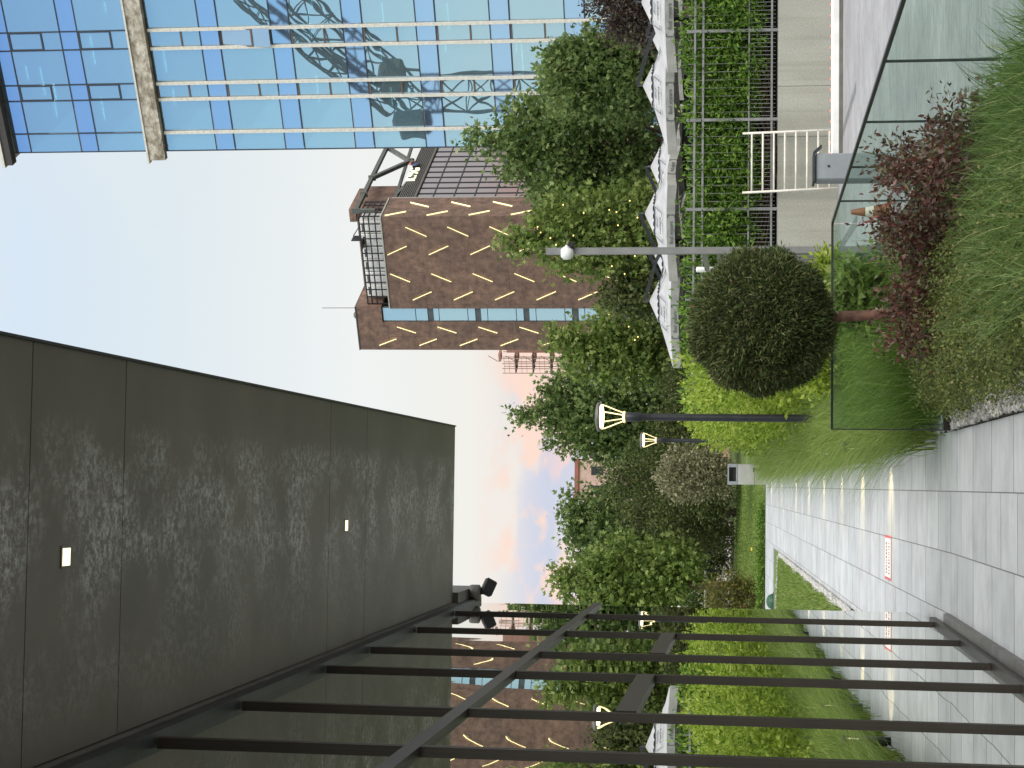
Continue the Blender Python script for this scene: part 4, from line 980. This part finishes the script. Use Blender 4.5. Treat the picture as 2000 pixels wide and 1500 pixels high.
tree('leafy_tree', 'tallest leafy tree behind the parasols, its tip against the blue glass tower', [(1222, 950, 28, 42), (1200, 1010, 55, 50), (1255, 1030, 60, 60), (1180, 1090, 80, 70), (1270, 1110, 85, 75), (1200, 1190, 95, 85, 1), (1280, 1210, 70, 80), (1160, 1250, 70, 60)], 62, 1225, TZ, 16000, GREEN, G1)
tree('leafy_tree', 'round leafy tree right of the tallest one, in front of the lower blue tower windows', [(1385, 1110, 38, 40), (1340, 1120, 70, 65), (1400, 1170, 40, 60), (1350, 1210, 85, 85), (1395, 1260, 40, 50)], 58, 1350, TZ, 11000, GREEN, G1)
tree('leafy_tree', 'loose pale tree whose tip shows beside the top of the camera post', [(1030, 1010, 26, 32), (1040, 1060, 45, 45), (1075, 1110, 60, 60), (1010, 1120, 50, 55), (1060, 1190, 75, 75), (990, 1210, 40, 50), (1060, 1265, 90, 50)], 60, 1045, TZ, 8500, LIME, G1, shell=.6)
tree('leafy_tree', 'open leafy tree between the post tree and the tallest tree, brown tower showing through', [(1120, 1080, 45, 50), (1135, 1150, 60, 60), (1110, 1230, 70, 70)], 64, 1120, TZ, 4200, GREEN, G1, shell=.6)
tree('small_tree', 'small dark tree under the windows slot, left of the camera post', [(925, 1215, 38, 45), (940, 1265, 52, 45), (905, 1290, 40, 40)], 60, 930, TZ, 4500, DARKG, 'small park trees', leaf=.13)
tree('purple_tree', 'dark purple leaved tree at the right frame edge above the parasols', [(1455, 1215, 38, 42), (1485, 1240, 45, 60), (1440, 1270, 40, 35), (1500, 1180, 28, 35)], 52, 1480, TZ, 5200, PURPLE, None, leaf=.13, shape='kite', wid=.5)
tree('leafy_tree', 'leafy tree under the left corner parasol in front of the brown tower edge', [(835, 1105, 38, 38), (800, 1150, 48, 50), (850, 1190, 55, 55), (795, 1230, 55, 60), (850, 1275, 65, 55), (790, 1310, 50, 45)], 66, 830, 1.6, 9500, LIME, G2)
tree('leafy_tree', 'tall leafy tree behind the lit lamps, its tip in the pink sky', [(690, 1030, 22, 34), (705, 1080, 50, 45), (670, 1110, 55, 45), (735, 1120, 45, 55), (690, 1170, 85, 65), (640, 1170, 50, 50), (720, 1240, 80, 70), (650, 1250, 60, 60), (720, 1310, 80, 50)], 70, 700, 1.9, 15000, GREEN, G2)
tree('leafy_tree', 'broad leafy tree left of the dark conifers, above the trimmed dark hedge', [(505, 1130, 40, 32), (470, 1125, 40, 34), (435, 1160, 50, 45), (500, 1190, 60, 55), (440, 1230, 75, 65), (490, 1290, 70, 55), (420, 1310, 60, 55), (470, 1350, 60, 35)], 72, 460, 2.0, 14000, GREEN, G2)
tree('leafy_tree', 'leafy tree nearest to the end of the mirror wall on the left', [(380, 1095, 22, 30), (350, 1110, 24, 26), (375, 1150, 48, 40), (340, 1190, 45, 55), (390, 1220, 60, 60), (335, 1270, 45, 60), (385, 1310, 65, 55), (300, 1230, 40, 80), (250, 1250, 50, 90)], 64, 355, 1.8, 13500, LIME, G2)
tree('leafy_tree', 'tree seen only as a reflection of the park in the mirror wall', [(620, 1240, 40, 60), (585, 1300, 60, 70)], 78, 600, 2.0, 4000, GREEN, G2)
tree('dark_conifer', 'tall dark conifer left of the round variegated bush', [(560, 1215, 45, 40), (585, 1260, 50, 50), (545, 1300, 65, 60), (590, 1345, 55, 60), (545, 1390, 60, 50)], 63, 560, 1.7, 12000, DARKG, 'dark conifers behind the lawn', leaf=.13, shape='kite', wid=.4, twig=.25)
tree('dark_conifer', 'wide dark conifer behind the lawn edge, beside the trimmed hedge', [(500, 1250, 40, 45), (480, 1320, 55, 55), (520, 1360, 60, 60), (470, 1395, 55, 40)], 66, 500, 1.8, 10000, DARKG, 'dark conifers behind the lawn', leaf=.13, shape='kite', wid=.4, twig=.25)
tree('dark_conifer', 'dark evergreen behind the far lamp, above the bright hedge', [(640, 1310, 60, 50), (700, 1340, 70, 50), (760, 1345, 55, 50), (650, 1370, 55, 50)], 64, 680, 1.6, 12000, DARKG, 'dark conifers behind the lawn', leaf=.13, shape='kite', wid=.4, twig=.25)
def shrub(name, label, blobs, n, mat, base, group=None, leaf=.05, wid=.5, twig=.08, shape='kite', per=8, stem_mat='bark', shell=.45, cat='shrub', stems=7):
    r = thing(name, label, cat, base, group=group)
    P, D = crown(blobs, n, twig, per, shell); keep = P[:, 2] > base[2] - .02; P, D = P[keep], D[keep]
    L = leaf * (.6 + .8 * RNG.random(len(P)))
    leaf_mesh('foliage', P, D + np.array([0, 0, .3]), L, L * wid, mat, r, shape=shape)
    mb = MB()
    for i in range(stems):
        b = blobs[i % len(blobs)]; e = np.array(b[:3]) + RNG.normal(size=3) * np.array(b[3:6]) * .45; mid = (np.array(base) + e) / 2 + RNG.normal(size=3) * .05
        mb.tube([base, tuple(mid), tuple(e)], [leaf * .22 + .004, leaf * .15 + .003, .003], 5, False)
    mb.build('stems', M[stem_mat], r, True)
    return r
q = px_blobs([(560, 1345, 38, 55), (590, 1350, 42, 60), (572, 1385, 48, 45), (575, 1310, 28, 30)], 56)
shrub('variegated_bush', 'large rounded bush with pale variegated leaves behind the litter bin', q, 9000, OLIVE, (at(575, 1430, 56)[0], 56, 1.35), None, .10, .6, .14)
q = px_blobs([(430, 1385, 35, 40), (470, 1390, 35, 40), (400, 1400, 28, 34), (505, 1395, 28, 36)], 70)
shrub('trimmed_hedge', 'dense dark green trimmed shrub at the back edge of the lawn', q, 8000, DARKG, (at(450, 1430, 70)[0], 70, 2.0), None, .09, .7, .12, cat='hedge')
q = px_blobs([(345, 1405, 26, 34), (318, 1420, 26, 40), (362, 1440, 26, 30), (335, 1460, 34, 30), (308, 1470, 20, 30)], 52)
shrub('yellowing_bush', 'feathery yellowish green bush at the left end of the lawn by the mirror wall', q, 5000, leafmat('yellowing_leaves', [(0, (.07, .09, .02)), (.5, (.14, .15, .035)), (1, (.26, .21, .06))], .3), (at(335, 1485, 52)[0], 52, 1.15), None, .10, .35, .15)
q = px_blobs([(300, 1360, 40, 50), (345, 1370, 40, 45), (270, 1400, 40, 50), (385, 1365, 30, 40)], 69)
shrub('background_bush', 'mid green bush behind the dark post frame at the left edge of the park', q, 6000, GREEN, (at(330, 1430, 69)[0], 69, 2.0), None, .12, .7, .16)
# bright hedge along the path: a row of chartreuse shrubs
hb = []
for y in np.arange(22.8, 46.5, .62):
    w = 1.0 if y > 24 else .85; xo = 1.62 + .10 * math.sin(y * 1.7)
    top = 1.85 + .16 * math.sin(y * 2.3) + .10 * math.sin(y * .9)
    for zf_, rx in ((.32, .72), (.72, .62)): hb.append((xo + random.uniform(-.08, .08), y, gz(y) + top * zf_, rx * w, .55, top * .36))
shrub('bright_hedge', 'yellow green feathery hedge running along the path behind the lamps', hb, 62000, CHART, (1.6, 34, gz(34)), None, .075, .55, .09, shell=.62, per=9, cat='hedge', stems=60)
mb = MB()
for b in hb: mb.lathe([(0, -b[5] * .62), (b[3] * .45, -b[5] * .3), (b[3] * .5, b[5] * .2), (0, b[5] * .55)], b[:3], 8)
# hedge behind the fence
hb = []
for x in np.arange(1.7, 13.2, .55):
    for k, (z, rz) in enumerate(((1.72, .34), (2.15, .42), (2.60, .28))): hb.append((x + random.uniform(-.1, .1), 34.56 + random.uniform(-.08, .1), z + random.uniform(-.06, .08), .42, .42 if k < 2 else .3, rz))
shrub('fence_hedge', 'fresh green hedge pushing through the bars of the grey fence', hb, 52000, HEDG, (6.5, 35, 1.06), None, .10, .42, .13, shell=.55, cat='hedge', stems=60)
dkh = MB().box(1.5, 14, 35.12, 35.3, 1.07, 2.45).build('hedge_shade_sheet', M['darkcore']); tag(dkh, 'added dark sheet standing in for the shade inside the hedge behind the grey fence', 'shade sheet')  # flat dark sheet added in place of the shade within the hedge

# clipped ball tree
BC = at(872, 1486, 12.9); BR = 137 * 12.9 / F_PX
bt = thing('ball_tree', 'dark green clipped ball tree on a bare reddish trunk in front of the glass railing', 'tree', (BC[0] + .06, 12.9, .02))
n = 46000; d = sphere_dirs(n)
lump = 1 + .02 * RNG.normal(size=n) * (RNG.random(n) < .12) + .035 * np.sin(d[:, 0] * 9 + 2) * np.sin(d[:, 1] * 8) + .03 * np.sin(d[:, 2] * 11 + d[:, 0] * 5)
rr = BR * (.86 + .15 * RNG.random(n) ** .6) * lump
sho = RNG.random(n) < .035; rr[sho] *= 1.045 + .05 * RNG.random(sho.sum()); rr *= 1 - .05 * (np.sin(d[:, 0] * 23 + 1) * np.sin(d[:, 2] * 19 + d[:, 1] * 17) > .55)
P = BC + d * rr[:, None] * np.array([1.0, 1.0, .985])
L = .045 * (.6 + .8 * RNG.random(n)); D = d * .8 + RNG.normal(size=(n, 3)) * .75 + np.array([0, 0, .2])
leaf_mesh('crown', P, D, L, L * .20, YEW, bt, shape='kite')
mb = MB()
for i in range(13):
    pass
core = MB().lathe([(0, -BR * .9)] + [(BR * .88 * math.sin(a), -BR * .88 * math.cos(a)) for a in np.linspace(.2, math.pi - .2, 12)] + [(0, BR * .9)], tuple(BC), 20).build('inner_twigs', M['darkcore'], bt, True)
tx = at(886, 1680, 12.9)
MB().tube([(tx[0], 12.9, -.05), (tx[0] - .01, 12.9, .3), (tx[0] + .012, 12.9, .55), (tx[0] - .01, 12.9, .8), (BC[0] + .03, 12.9, 1.1), (BC[0], 12.9, BC[2])], [.05, .042, .037, .038, .042, .03], 14).build('trunk', M['redbark'], bt, True)

# wine-red shrubs in the bed
RS = [((850, 1735), 12.2, .26, 'low wine-red shrub at the foot of the ball tree, on its left'), ((930, 1725), 12.6, .36, 'wine-red shrub just right of the ball tree trunk with the reddest leaves'),
      ((1000, 1715), 12.0, .40, 'wine-red shrub in front of the foot of the tall camera post'), ((1080, 1705), 11.6, .42, 'wine-red shrub in front of the orange cone'),
      ((1155, 1705), 11.0, .42, 'wine-red shrub in front of the barrier cabinet'), ((1235, 1730), 10.5, .40, 'wine-red shrub with upright twigs before the second glass joint'), ((1310, 1760), 10.0, .34, 'thin twiggy wine-red shrub against the grey driveway, second from the right'),
      ((1360, 1800), 9.6, .30, 'rightmost wine-red shrub, low, where the tall near grass begins')]
for (u, v), Y, h, lab in RS:
    Y = Y; q = at(u, v, Y); x = min(q[0], 1.93)
    bl = []
    for k in range(5):
        bl.append((x + random.uniform(-.14, .14), Y + random.uniform(-.2, .2), max(.16, q[2] - .24 + random.uniform(-.2, .12)), .15, .2, .16))
    bl.append((x, Y, .16, .22, .25, .16))
    sp_ = shrub('red_shrub', lab, bl, 2300 if u < 1290 else 1500, REDL, (x, Y, .0), 'wine-red shrubs in the planted bed', .040, .45, .07, per=7, shell=.35, stem_mat='bark', stems=26)
# broad-leaved green shrub behind the railing
q = px_blobs([(930, 1655, 40, 40), (905, 1690, 40, 40), (955, 1690, 35, 45), (880, 1650, 30, 35)], 15.2)
shrub('green_shrub', 'broad-leaved bright green shrub behind the railing glass, right of the ball tree trunk', q, 2200, LIME, (at(925, 1760, 15.2)[0], 15.2, .0), None, .075, .6, .10)
q = px_blobs([(900, 1600, 60, 40), (960, 1620, 45, 35), (840, 1640, 60, 45), (780, 1610, 40, 50)], 18.5)
shrub('green_shrub', 'yellow green shrub under the ball tree crown, left of the trunk behind the glass', q, 6500, CHART, (at(880, 1700, 18.5)[0], 18.5, .1), None, .065, .5, .09)

# grasses
def blades(name, base, heights, lean, width, mat, label, cat, segs=4, droop=1.0):
    n = len(base); ang = RNG.random(n) * 2 * math.pi
    dirs = np.stack([np.cos(ang), np.sin(ang), np.zeros(n)], 1) * (lean[:, 1:2]) + lean[:, 2:5]
    side = unit(np.cross(dirs + 1e-6, np.array([0, 0, 1.0])[None, :]))
    tw = RNG.normal(size=n) * .6; side = side * np.cos(tw)[:, None] + unit(dirs + 1e-6) * np.sin(tw)[:, None]
    V = []
    for i in range(segs + 1):
        t = i / segs
        c = base + np.array([0, 0, 1.0]) * (heights * (t - .38 * droop * t ** 2.4 * lean[:, 0]))[:, None] + dirs * (heights * t ** 1.7)[:, None]
        w = width * (1 - t ** 1.6) * .5 + .0004
        V += [c - side * w[:, None], c + side * w[:, None]]
    V = np.stack(V, 1); k = 2 * (segs + 1); off = (np.arange(n) * k)[:, None]
    F = np.concatenate([off + np.array([2 * i, 2 * i + 1, 2 * i + 3, 2 * i + 2])[None, :] for i in range(segs)], 1).reshape(-1, 4)
    o = np_mesh(name, V.reshape(-1, 3), F, mat)
    return tag(o, label, cat, None, 'stuff')
# tufts of fountain grass on the path's right edge
def tufts(cx, cy, cz, per, spread, hmin, hmax, wid, outx, lean_=.44):
    B = []; H = []; Ln = []
    for x, y, z in zip(cx, cy, cz):
        B.append(np.array([x, y, z]) + np.concatenate([RNG.normal(size=(per, 2)) * spread, np.zeros((per, 1))], 1)); h = hmin + (hmax - hmin) * RNG.random(per); H.append(h)
        l = np.zeros((per, 5)); l[:, 0] = .6 + .7 * RNG.random(per); l[:, 1] = lean_ * (.6 + 1.0 * RNG.random(per)); l[:, 2] = outx + RNG.normal(size=per) * .12; l[:, 3] = RNG.normal(size=per) * .1; Ln.append(l)
    B = np.concatenate(B); return B, np.concatenate(H), np.concatenate(Ln), np.full(len(B), wid) * (.7 + .6 * RNG.random(len(B)))
ty = []; txs = []
for y in np.arange(14.6, 43.6, .30):
    for x in (.58, .85, 1.15, 1.5, 1.9) if y < 23 else (.58, .85, 1.15):
        if x > 1.3 and y > 20.5: continue
        txs.append(x + random.uniform(-.1, .1)); ty.append(y + random.uniform(-.12, .12))
B, H, Ln, Wd = tufts(txs, ty, [gz(y) for y in ty], 95, .085, .50, 1.05, .0085, -.34)
blades('fountain_grass', B, H, Ln, Wd, OGRASS, 'soft arching fountain grass leaning over the right edge of the path', 'grass')
# near grass in the bed
tx_, ty_ = [], []
for y in np.arange(5.6, 10.4, .16):
    for x in np.arange(.95, 2.02, .17):
        lim = 6.2 + (2.0 - x) * 1.2
        if y > 9.3 and random.random() < .55: continue
        tx_.append(x + random.uniform(-.07, .07)); ty_.append(y + random.uniform(-.08, .08))
B, H, Ln, Wd = tufts(tx_, ty_, [.02] * len(tx_), 125, .06, .34, .74, .0070, -.02, .26)
blades('bed_grass', B, H, Ln, Wd, NGRASS, 'tall green grass in the near right corner of the planted bed', 'grass')
# creeping small-leaved ground cover spilling over the gravel
n = 52000; yy = 6.5 + 7.2 * RNG.random(n); xx = .56 + 1.0 * RNG.random(n) ** 1.1
hgt = .14 + .20 * np.clip((xx - .5) / .35, 0, 1) + .05 * np.sin(xx * 9 + yy * 5) + .05 * np.sin(yy * 7.3)
edge = .56 + .09 * np.sin(yy * 2.9) + .06 * np.sin(yy * 7.7 + 1); keep = xx > edge; xx, yy, hgt = xx[keep], yy[keep], hgt[keep]
zz_ = .03 + hgt * RNG.random(len(xx)) ** .45; P = np.stack([xx, yy, zz_], 1)
k = len(P) // 8; idx = RNG.choice(len(P), k); tw = unit(RNG.normal(size=(k, 3)) + np.array([-.5, 0, .5]))
P = (P[idx][:, None, :] + tw[:, None, :] * np.linspace(0, .11, 8)[None, :, None] + RNG.normal(size=(k, 8, 3)) * .010).reshape(-1, 3)
D = np.repeat(tw, 8, 0) * .5 + RNG.normal(size=(len(P), 3)) * .8 + np.array([0, 0, .3])
L = .022 * (.6 + .8 * RNG.random(len(P)))
o = leaf_mesh('ground_cover', P, D, L, L * .55, COTO, None); tag(o, 'creeping small-leaved ground cover spilling towards the gravel strip', 'ground cover', None, 'stuff')
# gravel
ico = np.array([(0, 0, 1), (.894, 0, .447), (.276, .851, .447), (-.724, .526, .447), (-.724, -.526, .447), (.276, -.851, .447), (.724, .526, -.447), (-.276, .851, -.447), (-.894, 0, -.447), (-.276, -.851, -.447), (.724, -.526, -.447), (0, 0, -1)])
icf = np.array([(0, 1, 2), (0, 2, 3), (0, 3, 4), (0, 4, 5), (0, 5, 1), (1, 6, 2), (2, 7, 3), (3, 8, 4), (4, 9, 5), (5, 10, 1), (2, 6, 7), (3, 7, 8), (4, 8, 9), (5, 9, 10), (1, 10, 6), (7, 6, 11), (8, 7, 11), (9, 8, 11), (10, 9, 11), (6, 10, 11)])
def gravel(name, P, r, mat, label):
    n = len(P); q = ico[None] * (1 + RNG.normal(size=(n, 12, 1)) * .14) * (r * (.6 + .8 * RNG.random(n)))[:, None, None] * (np.array([1, 1, .7]) + RNG.normal(size=(n, 1, 3)) * .18)
    a = RNG.random(n) * 6.28; c, s = np.cos(a)[:, None], np.sin(a)[:, None]
    q = np.stack([q[..., 0] * c - q[..., 1] * s, q[..., 0] * s + q[..., 1] * c, q[..., 2]], -1) + P[:, None]
    o = np_mesh(name, q.reshape(-1, 3), (icf[None] + (np.arange(n) * 12)[:, None, None]).reshape(-1, 3), mat)
    return tag(o, label, 'gravel', None, 'stuff')
gst = leafmat('grey_pebbles', [(0, (.20, .20, .20)), (.5, (.36, .36, .35)), (1, (.58, .57, .55))], 0, .8)
gst2 = leafmat('white_pebbles', [(0, (.32, .32, .30)), (.5, (.47, .465, .45)), (1, (.62, .61, .59))], 0, .8)
n = 3000; P = np.stack([.475 + .20 * RNG.random(n), 6.5 + 7.3 * RNG.random(n), .035 + .012 * RNG.random(n)], 1); gravel('gravel_strip', P, .021, gst, 'grey pebbles in the strip between paving and planted bed')
n = 900; yy = 14.0 + 6 * RNG.random(n); P = np.stack([.47 + .16 * RNG.random(n), yy, .02 + np.array([gz(y) for y in yy]) + .012 * RNG.random(n)], 1); gravel('gravel_strip', P, .021, gst, 'grey pebbles beyond the railing under the fountain grass')
n = 7000; t = RNG.random(n); yy = 15.9 + 25.9 * t; P = np.stack([-1.565 - .10 * RNG.random(n) * (1 + .4 * np.sin(yy * 2)), yy, np.array([gz(y) for y in yy]) + .02 + .02 * RNG.random(n)], 1); 
n2 = 900; x2 = -1.65 - 3 * RNG.random(n2); y2 = 41.8 + (-(x2 + 1.65)) * .75 + .28 * RNG.random(n2); P2 = np.stack([x2, y2, np.array([gz(y) for y in y2]) + .04 + .02 * RNG.random(n2)], 1)
gravel('white_gravel_edge', np.concatenate([P, P2]), .019, gst2, 'white pebble edging round the side lawn beside the path')
# lawn blades
def lawn_blades(x0, x1, y0, y1, n, zf_, hmax, name, label, wid, lim=None):
    x = x0 + (x1 - x0) * RNG.random(n); y = y0 + (y1 - y0) * RNG.random(n)
    if lim is not None: k = lim(x, y); x, y = x[k], y[k]
    n = len(x); B = np.stack([x, y, np.array([zf_(a, b) for a, b in zip(x, y)])], 1); H = hmax * (.4 + .6 * RNG.random(n)); l = np.zeros((n, 5)); l[:, 0] = 1; l[:, 1] = .5; l[:, 2] = RNG.normal(size=n) * .15
    return blades(name, B, H, l, np.full(n, wid), OGRASS, label, 'grass', 2)
side_ok = lambda x, y: (x < -1.64) & (y < 41.6 - (x + 1.65) * .75)
lawn_blades(-4.6, -1.63, 15.9, 44, 34000, lambda x, y: gz(y) + .03, .16, 'side_lawn_grass', 'longer grass on the small lawn left of the path', .012, side_ok)
lawn_blades(-5, .5, 50.5, 66, 26000, lambda x, y: lawnz(x, y), .07, 'lawn_grass', 'short mown grass of the far lawn', .03)
q = [(x, 50.8 + .1 * math.sin(x * 3), gz(50.6) + .10, .34, .22, .12) for x in np.arange(-4.6, -.55, .3)]
shrub('low_border', 'low dark green border of creeping plants on the front edge of the far lawn', q, 7000, HEDG, (-2.5, 50.8, gz(50.6)), None, .06, .6, .07, cat='border plants', stems=12)
fw = thing('yellow_flower', 'single yellow flower standing on the front edge of the far lawn', 'flower', (at(427, 1470, 51.6)[0], 51.6, gz(51.6)))
fz = at(427, 1470, 51.6)[2] - gz(51.6)
MB().tube([(0, 0, 0), (.01, 0, fz)], .006, 6).build('stem', M['darkcore'], fw); MB().lathe([(0, fz - .02), (.05, fz), (.06, fz + .03), (.03, fz + .05), (0, fz + .05)], n=12).build('bloom', simple('yellow_petals', (.75, .55, .03), .6, 0, .1, 9), fw)
pl = thing('well_cover_dome', 'small round dark green dome on the path edge by the side lawn', 'utility cover', (at(325, 1516, 45.2)[0], 45.2, gz(45.2)))
MB().lathe([(.20, 0), (.20, .05), (.15, .14), (.07, .18), (0, .19)], n=20).build('dome', simple('green_plastic', (.03, .10, .05), .5, 0, .1, 5), pl)
MB().lathe([(.24, 0), (.24, .02), (.201, .021)], n=20).build('rim', M['dark'], pl)
# light shelter behind the lawn
sh = thing('park_frame', 'dark post frame with pale cross rails at the left back of the lawn', 'frame', (at(360, 1435, 67)[0], 67, 2.0))
x1_, x0_ = at(385, 1400, 67)[0], at(295, 1400, 67)[0]; zt_ = at(385, 1366, 67)[2]
MB().box(x1_ - .05, x1_ + .05, 66.95, 67.05, 1.7, zt_).box(x0_ - .05, x0_ + .05, 66.95, 67.05, 1.7, zt_ + .2).build('posts', M['dark'], sh, True)
zr = at(360, 1378, 67)[2]
MB().tube([(x1_, 66.9, zr), (at(346, 0, 67)[0], 66.9, zr), (at(330, 0, 67)[0], 66.9, zr + .07), (x0_, 66.9, zr + .09)], .05, 8).tube([(x1_, 66.9, at(0, 1410, 67)[2]), (at(362, 0, 67)[0], 66.9, at(0, 1405, 67)[2])], .04, 8).build('rails', M['white'], sh, True)
rb = thing('pale_boulder', 'pale rounded boulder at the foot of the dark post frame', 'boulder', (at(374, 1432, 66.5)[0], 66.5, 1.95))
MB().lathe([(0, 0), (.20, .02), (.22, .12), (.15, .24), (0, .27)], n=14).build('stone', M['concrete'], rb)
# fairy lights in the trees
def fairy(label, pts, Y):
    r = thing('fairy_lights', label, 'light string', tuple(at(*pts[0], Y)), group='warm fairy lights hung in the trees')
    W3 = [at(u, v, Y - random.uniform(1.2, 2.4)) for u, v in pts]
    MB().tube([tuple(w) for w in W3], .006, 4, False).build('wire', M['black'], r, True)
    for w in W3:
        MB().lathe([(0, -.026), (.021, -.014), (.026, 0), (.021, .014), (0, .026)], tuple(w), 8).build('bulb', M['fairy'], r, True)
fairy('string of fairy lights in the pale tree beside the camera post', [(1057, 1050), (1046, 1056), (1035, 1075), (1022, 1086), (1040, 1120), (1010, 1150), (980, 1195), (965, 1220), (1000, 1240)], 60)
fairy('string of fairy lights low in the tree right of the camera post', [(1090, 1190), (1086, 1204), (1060, 1207), (1084, 1140), (1100, 1100), (1108, 1230), (1075, 1245)], 60)
fairy('string of fairy lights in the tree under the left corner parasol', [(885, 1190), (842, 1246), (836, 1240), (870, 1263), (880, 1258), (925, 1228), (935, 1250), (862, 1228)], 64)
